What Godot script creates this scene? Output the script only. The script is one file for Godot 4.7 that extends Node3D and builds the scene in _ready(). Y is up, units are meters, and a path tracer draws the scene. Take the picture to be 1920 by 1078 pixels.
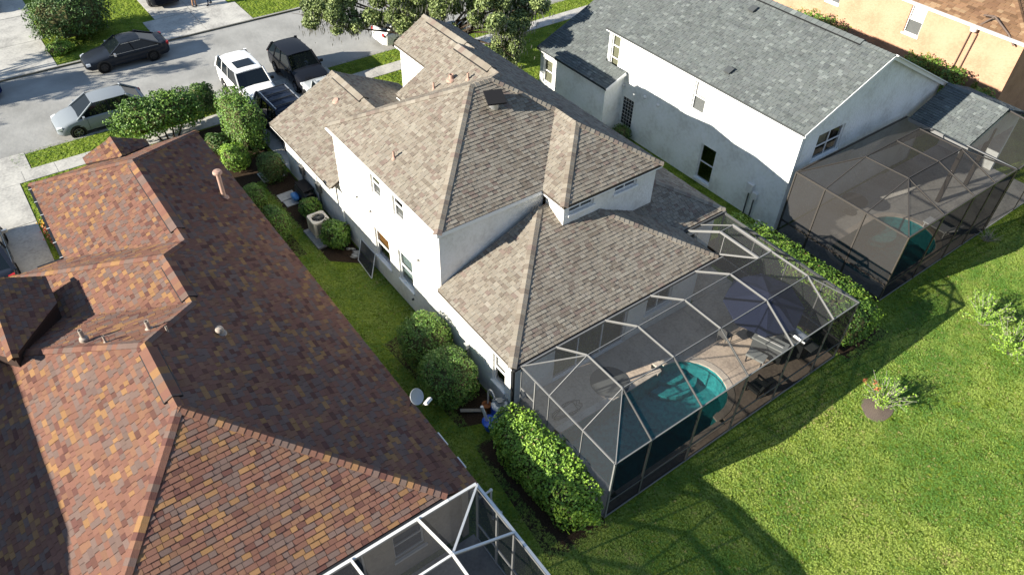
extends Node3D
# An aerial view over back yards: houses with shingled roofs, screened pool cages, hedges, a street with parked cars.
# x runs along the street (to the right), -z points to the street, y is up. The camera stands over the origin.

var rng := RandomNumberGenerator.new()
var M := {}
var taken := {}
var blob := FastNoiseLite.new()

# ------------------------------------------------------------------ mesh builder
class MB:
	var v := PackedVector3Array()
	var n := PackedVector3Array()
	var c := PackedColorArray()
	func tri(a: Vector3, b: Vector3, d: Vector3, col := Color.WHITE) -> void:
		var nn := (b - a).cross(d - a).normalized()
		v.append(a); v.append(d); v.append(b)
		n.append(nn); n.append(nn); n.append(nn)
		c.append(col); c.append(col); c.append(col)
	func quad(a: Vector3, b: Vector3, d: Vector3, e: Vector3, col := Color.WHITE) -> void:
		tri(a, b, d, col)
		tri(a, d, e, col)
	func tri_n(a: Vector3, b: Vector3, d: Vector3, na: Vector3, nb: Vector3, nd: Vector3, col := Color.WHITE) -> void:
		v.append(a); v.append(d); v.append(b)
		n.append(na); n.append(nd); n.append(nb)
		c.append(col); c.append(col); c.append(col)
	# box with half sizes along a basis
	func obox(o: Vector3, x: Vector3, y: Vector3, z: Vector3, col := Color.WHITE) -> void:
		quad(o - x - y + z, o + x - y + z, o + x + y + z, o - x + y + z, col)
		quad(o + x - y - z, o - x - y - z, o - x + y - z, o + x + y - z, col)
		quad(o + x - y + z, o + x - y - z, o + x + y - z, o + x + y + z, col)
		quad(o - x - y - z, o - x - y + z, o - x + y + z, o - x + y - z, col)
		quad(o - x + y + z, o + x + y + z, o + x + y - z, o - x + y - z, col)
		quad(o - x - y - z, o + x - y - z, o + x - y + z, o - x - y + z, col)
	func box(a: Vector3, b: Vector3, col := Color.WHITE) -> void:
		var lo := Vector3(minf(a.x, b.x), minf(a.y, b.y), minf(a.z, b.z))
		var hi := Vector3(maxf(a.x, b.x), maxf(a.y, b.y), maxf(a.z, b.z))
		var h := (hi - lo) * 0.5
		obox((lo + hi) * 0.5, Vector3(h.x, 0, 0), Vector3(0, h.y, 0), Vector3(0, 0, h.z), col)
	# bar from a to b, w across, t deep
	func bar(a: Vector3, b: Vector3, w: float, t: float, col := Color.WHITE) -> void:
		var y := (b - a).normalized()
		var r := Vector3.UP if absf(y.y) < 0.95 else Vector3.RIGHT
		var x := y.cross(r).normalized()
		var z := x.cross(y).normalized()
		obox((a + b) * 0.5, x * (w * 0.5), y * ((b - a).length() * 0.5), z * (t * 0.5), col)
	func tube(a: Vector3, b: Vector3, r0: float, r1: float, seg := 8, col := Color.WHITE, caps := true) -> void:
		var y := (b - a).normalized()
		var r := Vector3.UP if absf(y.y) < 0.95 else Vector3.RIGHT
		var x := y.cross(r).normalized()
		var z := x.cross(y).normalized()
		for i in seg:
			var a0 := TAU * i / seg
			var a1 := TAU * (i + 1) / seg
			var d0 := x * cos(a0) + z * sin(a0)
			var d1 := x * cos(a1) + z * sin(a1)
			tri_n(a + d0 * r0, b + d1 * r1, a + d1 * r0, d0, d1, d1, col)
			tri_n(a + d0 * r0, b + d0 * r1, b + d1 * r1, d0, d0, d1, col)
			if caps:
				tri(b, b + d1 * r1, b + d0 * r1, col)
				tri(a, a + d0 * r0, a + d1 * r0, col)
	# turned shape: profile of (radius, height) about an axis
	func lathe(o: Vector3, axis: Vector3, prof: Array, seg := 16, col := Color.WHITE) -> void:
		var y := axis.normalized()
		var r := Vector3.UP if absf(y.y) < 0.95 else Vector3.RIGHT
		var x := y.cross(r).normalized()
		var z := x.cross(y).normalized()
		for k in prof.size() - 1:
			var p: Vector2 = prof[k]
			var q: Vector2 = prof[k + 1]
			var sl := Vector2(q.y - p.y, -(q.x - p.x)).normalized()
			for i in seg:
				var a0 := TAU * i / seg
				var a1 := TAU * (i + 1) / seg
				var d0 := x * cos(a0) + z * sin(a0)
				var d1 := x * cos(a1) + z * sin(a1)
				var n0 := (d0 * sl.x + y * sl.y).normalized()
				var n1 := (d1 * sl.x + y * sl.y).normalized()
				var A := o + d0 * p.x + y * p.y
				var B := o + d1 * p.x + y * p.y
				var C := o + d1 * q.x + y * q.y
				var D := o + d0 * q.x + y * q.y
				if p.x > 1e-5:
					tri_n(A, C, B, n0, n1, n1, col)
				if q.x > 1e-5:
					tri_n(A, D, C, n0, n0, n1, col)
	# flat polygon in 3D, seen from the side its normal "up" points to
	func poly(pts: Array, up: Vector3, col := Color.WHITE) -> void:
		var nn := Vector3.ZERO
		for i in range(1, pts.size() - 1):
			nn += (pts[i] - pts[0]).cross(pts[i + 1] - pts[0])
		nn = nn.normalized()
		var rr := Vector3.UP if absf(nn.y) < 0.9 else Vector3.RIGHT
		var ax := nn.cross(rr).normalized()
		var ay := nn.cross(ax).normalized()
		var p2 := PackedVector2Array()
		for p in pts:
			p2.append(Vector2(p.dot(ax), p.dot(ay)))
		var idx := Geometry2D.triangulate_polygon(p2)
		for k in range(0, idx.size(), 3):
			var a: Vector3 = pts[idx[k]]
			var b: Vector3 = pts[idx[k + 1]]
			var d: Vector3 = pts[idx[k + 2]]
			if (b - a).cross(d - a).dot(up) >= 0.0:
				tri(a, b, d, col)
			else:
				tri(a, d, b, col)
	# polygon with thickness: top face, bottom face moved by off, and the rim
	func slab(pts: Array, up: Vector3, off: Vector3, col := Color.WHITE) -> void:
		poly(pts, up, col)
		var low := []
		for p in pts:
			low.append(p + off)
		poly(low, -up, col)
		var mid := Vector3.ZERO
		for p in pts:
			mid += p
		mid /= pts.size()
		var nn := Vector3.ZERO
		for i in range(1, pts.size() - 1):
			nn += (pts[i] - pts[0]).cross(pts[i + 1] - pts[0])
		var turn := nn.dot(up) > 0.0
		for i in pts.size():
			var a: Vector3 = pts[i]
			var b: Vector3 = pts[(i + 1) % pts.size()]
			if turn:
				quad(a, a + off, b + off, b, col)
			else:
				quad(b, b + off, a + off, a, col)
	func mesh(mat: Material) -> ArrayMesh:
		var m := ArrayMesh.new()
		if v.is_empty():
			return m
		var arr := []
		arr.resize(Mesh.ARRAY_MAX)
		arr[Mesh.ARRAY_VERTEX] = v
		arr[Mesh.ARRAY_NORMAL] = n
		arr[Mesh.ARRAY_COLOR] = c
		m.add_surface_from_arrays(Mesh.PRIMITIVE_TRIANGLES, arr)
		m.surface_set_material(0, mat)
		return m

# ------------------------------------------------------------------ scene tree helpers
func numbered(called: String) -> String:
	var k: int = taken.get(called, 0)
	taken[called] = k + 1
	return called if k == 0 else "%s_%03d" % [called, k]

func thing(called: String, label: String, category: String, group := "") -> Node3D:
	var o := Node3D.new()
	o.name = numbered(called)
	add_child(o)
	tag(o, label, category, group)
	return o

func tag(o: Node, label: String, category: String, group := "") -> void:
	o.set_meta("label", label)
	o.set_meta("category", category)
	if group:
		o.set_meta("group", group)

func part(called: String, mb: MB, mat: Material, parent: Node) -> MeshInstance3D:
	var o := MeshInstance3D.new()
	o.mesh = mb.mesh(mat)
	var key := str(parent.get_instance_id()) + called
	var k: int = taken.get(key, 0)
	taken[key] = k + 1
	o.name = called if k == 0 else "%s_%03d" % [called, k]
	parent.add_child(o)
	return o

func one(called: String, mb: MB, mat: Material, label: String, category: String, group := "") -> MeshInstance3D:
	var o := MeshInstance3D.new()
	o.mesh = mb.mesh(mat)
	o.name = numbered(called)
	add_child(o)
	tag(o, label, category, group)
	return o

func structure(called: String, mb: MB, mat: Material) -> MeshInstance3D:
	var o := MeshInstance3D.new()
	o.mesh = mb.mesh(mat)
	o.name = numbered(called)
	o.set_meta("kind", "structure")
	add_child(o)
	return o

func lin(r: float, g: float, b: float) -> Color:
	return Color(r, g, b).linear_to_srgb()

# ------------------------------------------------------------------ textures and materials
func noise_image(size: int, freq: float, seed_: int, oct := 4, kind := FastNoiseLite.TYPE_SIMPLEX_SMOOTH) -> Image:
	var f := FastNoiseLite.new()
	f.seed = seed_
	f.noise_type = kind
	f.frequency = freq
	f.fractal_octaves = oct
	var im := f.get_seamless_image(size, size, false, false, 0.15, true)
	im.convert(Image.FORMAT_RGB8)
	return im

func remap_image(im: Image, lo: Color, hi: Color) -> ImageTexture:
	var out := Image.create(im.get_width(), im.get_height(), true, Image.FORMAT_RGB8)
	for y in im.get_height():
		for x in im.get_width():
			out.set_pixel(x, y, lo.lerp(hi, im.get_pixel(x, y).r))
	out.generate_mipmaps()
	return ImageTexture.create_from_image(out)

func two_noise(size: int, f1: float, f2: float, seed_: int, lo: Color, mid: Color, hi: Color, mixk := 0.5) -> ImageTexture:
	var a := noise_image(size, f1, seed_, 4)
	var b := noise_image(size, f2, seed_ + 7, 3)
	var out := Image.create(size, size, true, Image.FORMAT_RGB8)
	for y in size:
		for x in size:
			var t := lerpf(a.get_pixel(x, y).r, b.get_pixel(x, y).r, mixk)
			t = clampf((t - 0.5) * 1.7 + 0.5, 0.0, 1.0)
			out.set_pixel(x, y, lo.lerp(mid, t * 2.0) if t < 0.5 else mid.lerp(hi, t * 2.0 - 1.0))
	out.generate_mipmaps()
	return ImageTexture.create_from_image(out)

func bump(im: Image, k: float) -> ImageTexture:
	var b := im.duplicate() as Image
	b.bump_map_to_normal_map(k)
	return ImageTexture.create_from_image(b)

func mat(col: Color, rough := 0.8, metal := 0.0) -> StandardMaterial3D:
	var m := StandardMaterial3D.new()
	m.albedo_color = col
	m.roughness = rough
	m.metallic = metal
	m.cull_mode = BaseMaterial3D.CULL_DISABLED
	if rough > 0.75:
		m.metallic_specular = 0.12      # rough mineral and plant surfaces hardly shine
	return m

func tri_tex(m: StandardMaterial3D, tex: Texture2D, metres: float, nrm: Texture2D = null, nk := 1.0) -> StandardMaterial3D:
	m.uv1_triplanar = true
	m.uv1_world_triplanar = true
	m.uv1_scale = Vector3.ONE / metres
	if tex:
		m.albedo_texture = tex
	if nrm:
		m.normal_enabled = true
		m.normal_texture = nrm
		m.normal_scale = nk
	return m

func vcol(rough := 0.9) -> StandardMaterial3D:
	var m := mat(Color.WHITE, rough)
	m.vertex_color_use_as_albedo = true
	return m

func make_materials() -> void:
	var grain := noise_image(256, 0.09, 3, 3)
	var grain_n := bump(grain, 3.0)
	var mottle := noise_image(256, 0.02, 11, 5)
	var fine := noise_image(256, 0.16, 5, 2)
	var shingle := vcol(0.95)
	M.shingle = tri_tex(shingle, remap_image(fine, Color(0.80, 0.80, 0.80), Color(1, 1, 1)), 0.9, grain_n, 0.5)
	M.deck_red = mat(lin(0.05, 0.035, 0.03), 0.95)
	M.deck_tan = mat(lin(0.07, 0.06, 0.05), 0.95)
	M.deck_grey = mat(lin(0.05, 0.055, 0.058), 0.95)
	var soft := two_noise(256, 0.008, 0.05, 21, Color(0.90, 0.895, 0.88), Color(0.97, 0.97, 0.96), Color(1, 1, 1), 0.4)
	M.stucco = tri_tex(mat(lin(0.79, 0.775, 0.745), 0.92), soft, 3.1, grain_n, 0.35)
	M.stucco_cool = tri_tex(mat(lin(0.80, 0.82, 0.82), 0.92), soft, 3.3, grain_n, 0.35)
	M.stucco_peach = tri_tex(mat(lin(0.45, 0.265, 0.18), 0.92), soft, 3.3, grain_n, 0.35)
	M.stucco_beige = tri_tex(mat(lin(0.52, 0.46, 0.38), 0.92), soft, 3.3, grain_n, 0.35)
	M.trim = mat(lin(0.78, 0.78, 0.77), 0.55)
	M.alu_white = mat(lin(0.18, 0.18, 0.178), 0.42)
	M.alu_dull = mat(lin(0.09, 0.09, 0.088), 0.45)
	M.white_metal = mat(lin(0.62, 0.62, 0.61), 0.4)
	M.alu_bronze = mat(lin(0.05, 0.042, 0.036), 0.45)
	M.black = mat(lin(0.012, 0.012, 0.013), 0.5)
	M.rubber = mat(lin(0.014, 0.014, 0.014), 0.85)
	M.dark = mat(lin(0.02, 0.02, 0.022), 0.8)
	M.steel = mat(lin(0.55, 0.56, 0.57), 0.35, 0.8)
	M.pipe = mat(lin(0.62, 0.60, 0.56), 0.5)
	M.vent_pink = mat(lin(0.36, 0.23, 0.18), 0.75)
	M.cream = mat(lin(0.62, 0.56, 0.47), 0.6)
	M.vent_grey = mat(lin(0.30, 0.25, 0.21), 0.7)
	M.blue = mat(lin(0.012, 0.06, 0.36), 0.4)
	M.grey_plastic = mat(lin(0.2, 0.21, 0.205), 0.55)
	M.grey_dark = mat(lin(0.06, 0.065, 0.066), 0.6)
	M.terracotta = mat(lin(0.34, 0.14, 0.06), 0.85)
	M.navy_cloth = tri_tex(mat(lin(0.020, 0.026, 0.055), 0.9), remap_image(fine, Color(0.82, 0.82, 0.82), Color.WHITE), 0.7)
	var glass := mat(Color(0.05, 0.07, 0.08, 0.22), 0.03)
	glass.transparency = BaseMaterial3D.TRANSPARENCY_ALPHA
	M.glass = glass
	var blind := mat(lin(0.19, 0.20, 0.20), 0.8)
	M.blind = blind
	M.blind_green = mat(lin(0.22, 0.225, 0.155), 0.8)
	M.blind_orange = mat(lin(0.22, 0.115, 0.035), 0.85)
	M.blind_blue = mat(lin(0.20, 0.265, 0.27), 0.8)
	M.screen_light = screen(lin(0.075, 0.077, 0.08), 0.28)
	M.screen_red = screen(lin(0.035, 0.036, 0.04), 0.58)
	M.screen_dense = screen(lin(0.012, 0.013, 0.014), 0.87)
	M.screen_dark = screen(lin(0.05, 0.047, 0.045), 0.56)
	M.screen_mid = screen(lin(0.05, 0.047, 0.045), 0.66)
	M.screen_lean = screen(lin(0.06, 0.06, 0.06), 0.8)
	var conc := two_noise(512, 0.006, 0.05, 31, Color(0.80, 0.80, 0.80), Color(0.93, 0.93, 0.925), Color(1, 1, 0.99), 0.45)
	var conc_n := bump(grain, 1.6)
	M.concrete = tri_tex(mat(lin(0.50, 0.485, 0.455), 0.9), conc, 4.7, conc_n, 0.1)
	M.kerb = tri_tex(mat(lin(0.34, 0.33, 0.31), 0.92), conc, 3.7, conc_n, 0.4)
	M.asphalt = tri_tex(mat(lin(0.44, 0.435, 0.425), 0.93), asphalt_texture(), 9.0, conc_n, 0.12)
	M.pool_deck = tri_tex(mat(lin(0.62, 0.50, 0.40), 0.85), conc, 3.9, conc_n, 0.2)
	M.pool_deck_grey = tri_tex(mat(lin(0.46, 0.44, 0.41), 0.85), conc, 3.9, conc_n, 0.2)
	M.coping = tri_tex(mat(lin(0.66, 0.57, 0.48), 0.8), conc, 2.1)
	M.plaster = tri_tex(mat(lin(0.035, 0.35, 0.36), 0.8), two_noise(256, 0.02, 0.08, 41, Color(0.6, 0.66, 0.7), Color(0.85, 0.88, 0.88), Color(1, 1, 1), 0.5), 1.3)
	var water := mat(Color(0.0, 0.22, 0.28, 0.16), 0.04)
	water.transparency = BaseMaterial3D.TRANSPARENCY_ALPHA
	tri_tex(water, null, 1.4, bump(noise_image(256, 0.025, 51, 3), 6.0), 0.35)
	water.metallic_specular = 0.25
	M.water = water
	M.soil = tri_tex(mat(lin(0.075, 0.055, 0.04), 0.98), two_noise(256, 0.05, 0.16, 61, Color(0.45, 0.42, 0.4), Color(0.8, 0.78, 0.75), Color(1, 1, 1), 0.5), 0.9, grain_n, 1.0)
	M.mulch = tri_tex(mat(lin(0.27, 0.23, 0.20), 0.98), two_noise(256, 0.06, 0.2, 63, Color(0.35, 0.32, 0.3), Color(0.75, 0.72, 0.7), Color(1, 1, 1), 0.5), 0.5, grain_n, 1.2)
	M.turf = tri_tex(mat(Color.WHITE, 0.97), two_noise(512, 0.012, 0.11, 71, Color(0.26, 0.32, 0.11), Color(0.38, 0.45, 0.16), Color(0.50, 0.54, 0.23), 0.55), 6.3, grain_n, 1.0)
	var leaf := vcol(0.55)
	leaf.backlight_enabled = true
	leaf.backlight = Color(0.30, 0.34, 0.12)
	M.leaf = leaf
	var blade := vcol(0.6)
	blade.backlight_enabled = true
	blade.backlight = Color(0.3, 0.36, 0.12)
	M.blade = blade
	M.bark = tri_tex(mat(lin(0.10, 0.075, 0.055), 0.95), two_noise(256, 0.03, 0.12, 81, Color(0.5, 0.5, 0.5), Color(0.8, 0.8, 0.8), Color(1, 1, 1), 0.5), 0.6, grain_n, 1.0)
	M.bark_pale = tri_tex(mat(lin(0.42, 0.39, 0.34), 0.95), two_noise(256, 0.03, 0.12, 82, Color(0.6, 0.6, 0.6), Color(0.85, 0.85, 0.85), Color(1, 1, 1), 0.5), 0.4)
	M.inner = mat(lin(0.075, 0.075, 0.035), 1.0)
	M.headlamp = mat(lin(0.7, 0.72, 0.74), 0.1)
	M.tail = mat(lin(0.35, 0.012, 0.012), 0.2)
	M.car_glass = mat(lin(0.006, 0.009, 0.011), 0.04)
	M.rim_metal = mat(lin(0.30, 0.30, 0.31), 0.3, 0.7)
	M.rim_dark = mat(lin(0.05, 0.05, 0.052), 0.35, 0.6)
	M.plate = mat(lin(0.6, 0.6, 0.62), 0.5)

func screen(col: Color, a: float) -> StandardMaterial3D:
	col.a = a
	var m := mat(col, 1.0)
	m.metallic_specular = 0.0
	m.transparency = BaseMaterial3D.TRANSPARENCY_ALPHA
	return m

func paint(col: Color) -> StandardMaterial3D:
	var m := mat(col, 0.28, 0.0)
	m.clearcoat_enabled = true
	m.metallic_specular = 0.12
	m.clearcoat = 0.4
	m.clearcoat_roughness = 0.04
	return m

func asphalt_texture() -> ImageTexture:
	var size := 512
	var a := noise_image(size, 0.006, 101, 4)
	var b := noise_image(size, 0.22, 102, 2)
	var out := Image.create(size, size, true, Image.FORMAT_RGB8)
	for y in size:
		for x in size:
			var t := 0.84 + 0.14 * (a.get_pixel(x, y).r - 0.5) + 0.07 * (b.get_pixel(x, y).r - 0.5)
			out.set_pixel(x, y, Color(t, t, t * 0.99))
	out.generate_mipmaps()
	return ImageTexture.create_from_image(out)

# ------------------------------------------------------------------ roofs of single shingles
const EYE := Vector3(0, 22, 0)
var shingles := []        # of the house being roofed: [verts, normals, colour, score]
var ridge_vents := []

func basis_of(pts: Array) -> Array:
	var nn := Vector3.ZERO
	for i in range(1, pts.size() - 1):
		nn += (pts[i] - pts[0]).cross(pts[i + 1] - pts[0])
	nn = nn.normalized()
	if nn.y < 0.0:
		nn = -nn
	var s := Vector3.UP.cross(nn).normalized()
	var t := nn.cross(s).normalized()
	return [nn, s, t]

func tone(pal: Array, at: Vector3) -> Color:
	var k := rng.randf()
	var c: Color = pal[0][0]
	for e in pal:
		if k < e[1]:
			c = e[0]
			break
		k -= e[1]
	var w := 1.0 + 0.10 * blob.get_noise_3d(at.x * 1.3, at.y * 1.3, at.z * 1.3) + rng.randf_range(-0.07, 0.07)
	return Color(c.r * w, c.g * w, c.b * w)

func add_shingle(p2: PackedVector2Array, t0: float, expo: float, lift: float, o: Vector3, f: Array, col: Color) -> void:
	var nn: Vector3 = f[0]
	var s: Vector3 = f[1]
	var t: Vector3 = f[2]
	var v := PackedVector3Array()
	var nrm := PackedVector3Array()
	var top := PackedVector3Array()
	var low := PackedVector3Array()
	for q in p2:
		var k := clampf((q.y - t0) / expo, 0.0, 1.0)
		var base := o + s * q.x + t * q.y
		top.append(base + nn * (lift * (1.0 - k) + 0.004))
		low.append(base - nn * 0.012)
	var tn := (nn * expo + t * 0.0 - t * 0.0).normalized()
	var m := p2.size()
	# orientation of p2 as seen from outside
	var area := 0.0
	for i in m:
		var a := p2[i]
		var b := p2[(i + 1) % m]
		area += a.x * b.y - b.x * a.y
	if absf(area) < 0.0012:
		return
	var ccw := area > 0.0
	for i in range(1, m - 1):
		var a := top[0]
		var b := top[i] if ccw else top[i + 1]
		var d := top[i + 1] if ccw else top[i]
		var q := (b - a).cross(d - a).normalized()
		v.append(a); v.append(d); v.append(b)
		nrm.append(q); nrm.append(q); nrm.append(q)
	for i in m:
		var j := (i + 1) % m
		var a := top[i] if ccw else top[j]
		var b := top[j] if ccw else top[i]
		var al := low[i] if ccw else low[j]
		var bl := low[j] if ccw else low[i]
		var q := (al - a).cross(b - a).normalized()
		if q.is_zero_approx():
			continue
		# the edge that lies under the next course is never seen
		if q.dot(t) > 0.7:
			continue
		v.append(a); v.append(b); v.append(al)
		v.append(b); v.append(bl); v.append(al)
		for k in 6:
			nrm.append(q)
	var mid := Vector3.ZERO
	for p in top:
		mid += p
	mid /= m
	var to := EYE - mid
	var score := absf(area) * 0.5 * maxf(0.0, nn.dot(to.normalized())) / to.length_squared()
	if not in_frame(mid):
		score *= 0.001
	shingles.append([v, nrm, col, score])

var cam_inv := Transform3D()
func in_frame(p: Vector3) -> bool:
	var q := cam_inv * p
	if q.z > -0.1:
		return false
	var ty := tan(deg_to_rad(41.42) * 0.5)
	return absf(q.y / -q.z) < ty * 0.99 and absf(q.x / -q.z) < ty * 1.784 * 0.99

func roof_face(pts: Array, pal: Array, expo := 0.2, wide := Vector2(0.2, 0.44), lift := 0.017) -> void:
	var f := basis_of(pts)
	var s: Vector3 = f[1]
	var t: Vector3 = f[2]
	var o: Vector3 = pts[0]
	var p2 := PackedVector2Array()
	var lo := Vector2(1e9, 1e9)
	var hi := Vector2(-1e9, -1e9)
	for p in pts:
		var q := Vector2((p - o).dot(s), (p - o).dot(t))
		p2.append(q)
		lo = lo.min(q)
		hi = hi.max(q)
	var t0 := lo.y - 0.02
	# the eave course hangs a little over the edge
	while t0 < hi.y:
		var x := lo.x - rng.randf_range(0.05, 0.5)
		while x < hi.x:
			var w := rng.randf_range(wide.x, wide.y)
			if x + w > lo.x:
				var r := PackedVector2Array([Vector2(x, t0), Vector2(x + w - 0.012, t0), Vector2(x + w - 0.012, t0 + expo + 0.012), Vector2(x, t0 + expo + 0.012)])
				var inside := true
				for c in r:
					if not Geometry2D.is_point_in_polygon(c, p2):
						inside = false
						break
				var at := o + s * (x + w * 0.5) + t * (t0 + expo * 0.5)
				var l := lift * (1.0 if rng.randf() < 0.55 else 1.7)
				if inside:
					add_shingle(r, t0, expo, l, o, f, tone(pal, at))
				else:
					for piece in Geometry2D.intersect_polygons(r, p2):
						add_shingle(piece, t0, expo, l, o, f, tone(pal, at))
			x += w
		t0 += expo

# folded cap shingles along a hip or a ridge; na and nb are the normals of the two faces
func caps(a: Vector3, b: Vector3, na: Vector3, nb: Vector3, pal: Array, half := 0.15, step := 0.2) -> void:
	if b.y < a.y - 0.01:
		var q := a
		a = b
		b = q
	var d := (b - a).normalized()
	var sa := na.cross(d).normalized()
	var sb := nb.cross(d).normalized()
	# point both down the slopes, away from the line
	if sa.y > 0.0:
		sa = -sa
	if sb.y > 0.0:
		sb = -sb
	var up := (na + nb).normalized()
	var n := int(ceil((b - a).length() / step))
	for i in n:
		var p := a + d * (step * i)
		var q := a + d * minf(step * (i + 1) + 0.02, (b - a).length())
		var col := tone(pal, p)
		var h0 := up * 0.062
		var h1 := up * 0.044
		var mb := MB.new()
		for side in [[sa, na], [sb, nb]]:
			var e: Vector3 = side[0] * half
			var A := p + h0
			var B := q + h1
			var C: Vector3 = q + e + side[1] * 0.036
			var D: Vector3 = p + e + side[1] * 0.050
			mb.poly([A, B, C, D], side[1])
			# butt edge and outer edge
			var A2 := A - up * 0.03
			var D2: Vector3 = D - side[1] * 0.04
			mb.poly([A, A2, D2, D], -d)
			var C2: Vector3 = C - side[1] * 0.04
			mb.poly([D, D2, C2, C], side[0])
		var to := EYE - p
		shingles.append([mb.v, mb.n, col, step * half * 2.0 * maxf(0.0, up.dot(to.normalized())) / to.length_squared() * (1.0 if in_frame(p) else 0.001)])

# decks under the shingles, then the shingles: the 300 that show largest as parts, the rest joined
func finish_roof(house: Node3D, faces: Array, deck: Material, singles := 300) -> MeshInstance3D:
	var mb := MB.new()
	for pts in faces:
		var f := basis_of(pts)
		var down := []
		for p in pts:
			down.append(p - f[0] * 0.008)
		mb.slab(down, f[0], Vector3(0, -0.11, 0))
	var roof := part("roof", mb, deck, house)
	shingles.sort_custom(func(a, b): return a[3] > b[3])
	var rest := MB.new()
	for i in shingles.size():
		var e: Array = shingles[i]
		var c := PackedColorArray()
		c.resize(e[0].size())
		c.fill(e[2])
		if i < singles:
			var one_ := MB.new()
			one_.v = e[0]
			one_.n = e[1]
			one_.c = c
			part("shingle", one_, M.shingle, roof)
		else:
			rest.v.append_array(e[0])
			rest.n.append_array(e[1])
			rest.c.append_array(c)
	if not rest.v.is_empty():
		var r := part("shingle_courses", rest, M.shingle, roof)
		r.set_meta("kind", "stuff")
	shingles = []
	return roof

# ridge vent: a low capped strip with dark slots along both lower edges
func ridge_vent(a: Vector3, b: Vector3, na: Vector3, nb: Vector3, pal: Array, parent: Node) -> void:
	var up := (na + nb).normalized()
	var d := (b - a).normalized()
	var mb := MB.new()
	for nn in [na, nb]:
		var s: Vector3 = nn.cross(d).normalized()
		if s.y > 0.0:
			s = -s
		mb.obox((a + b) * 0.5 + s * 0.14 + nn * 0.04, s * 0.13, d * ((b - a).length() * 0.5), nn * 0.026)
	part("ridge_vent", mb, M.black, parent)
	caps(a + up * 0.045, b + up * 0.045, na, nb, pal, 0.25, 0.3)

# ------------------------------------------------------------------ walls with real openings
# poly: outline in (u, v) metres from o along the axes u and v; holes: Rect2 in the same measure; the wall is thick inwards
func wall(house: Node, poly: PackedVector2Array, holes: Array, o: Vector3, u: Vector3, v: Vector3, out: Vector3, m: Material, called := "wall", thick := 0.22) -> MeshInstance3D:
	var cuts := []
	var lo := Vector2(1e9, 1e9)
	var hi := Vector2(-1e9, -1e9)
	for p in poly:
		lo = lo.min(p)
		hi = hi.max(p)
	cuts.append(lo.x)
	cuts.append(hi.x)
	for h in holes:
		cuts.append(h.position.x)
		cuts.append(h.end.x)
	cuts.sort()
	var mb := MB.new()
	for i in cuts.size() - 1:
		var x0: float = cuts[i]
		var x1: float = cuts[i + 1]
		if x1 - x0 < 0.001:
			continue
		var ys := [lo.y - 1.0]
		var hs := []
		for h in holes:
			if h.position.x < x1 - 0.0005 and h.end.x > x0 + 0.0005:
				hs.append(h)
		hs.sort_custom(func(a, b): return a.position.y < b.position.y)
		var bands := []
		var y: float = lo.y - 1.0
		for h in hs:
			bands.append([y, h.position.y])
			y = h.end.y
		bands.append([y, hi.y + 1.0])
		for bnd in bands:
			var r := PackedVector2Array([Vector2(x0, bnd[0]), Vector2(x1, bnd[0]), Vector2(x1, bnd[1]), Vector2(x0, bnd[1])])
			for piece in Geometry2D.intersect_polygons(r, poly):
				var pts := []
				for q in piece:
					pts.append(o + u * q.x + v * q.y)
				mb.slab(pts, out, -out * thick)
	return part(called, mb, m, house)

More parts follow.
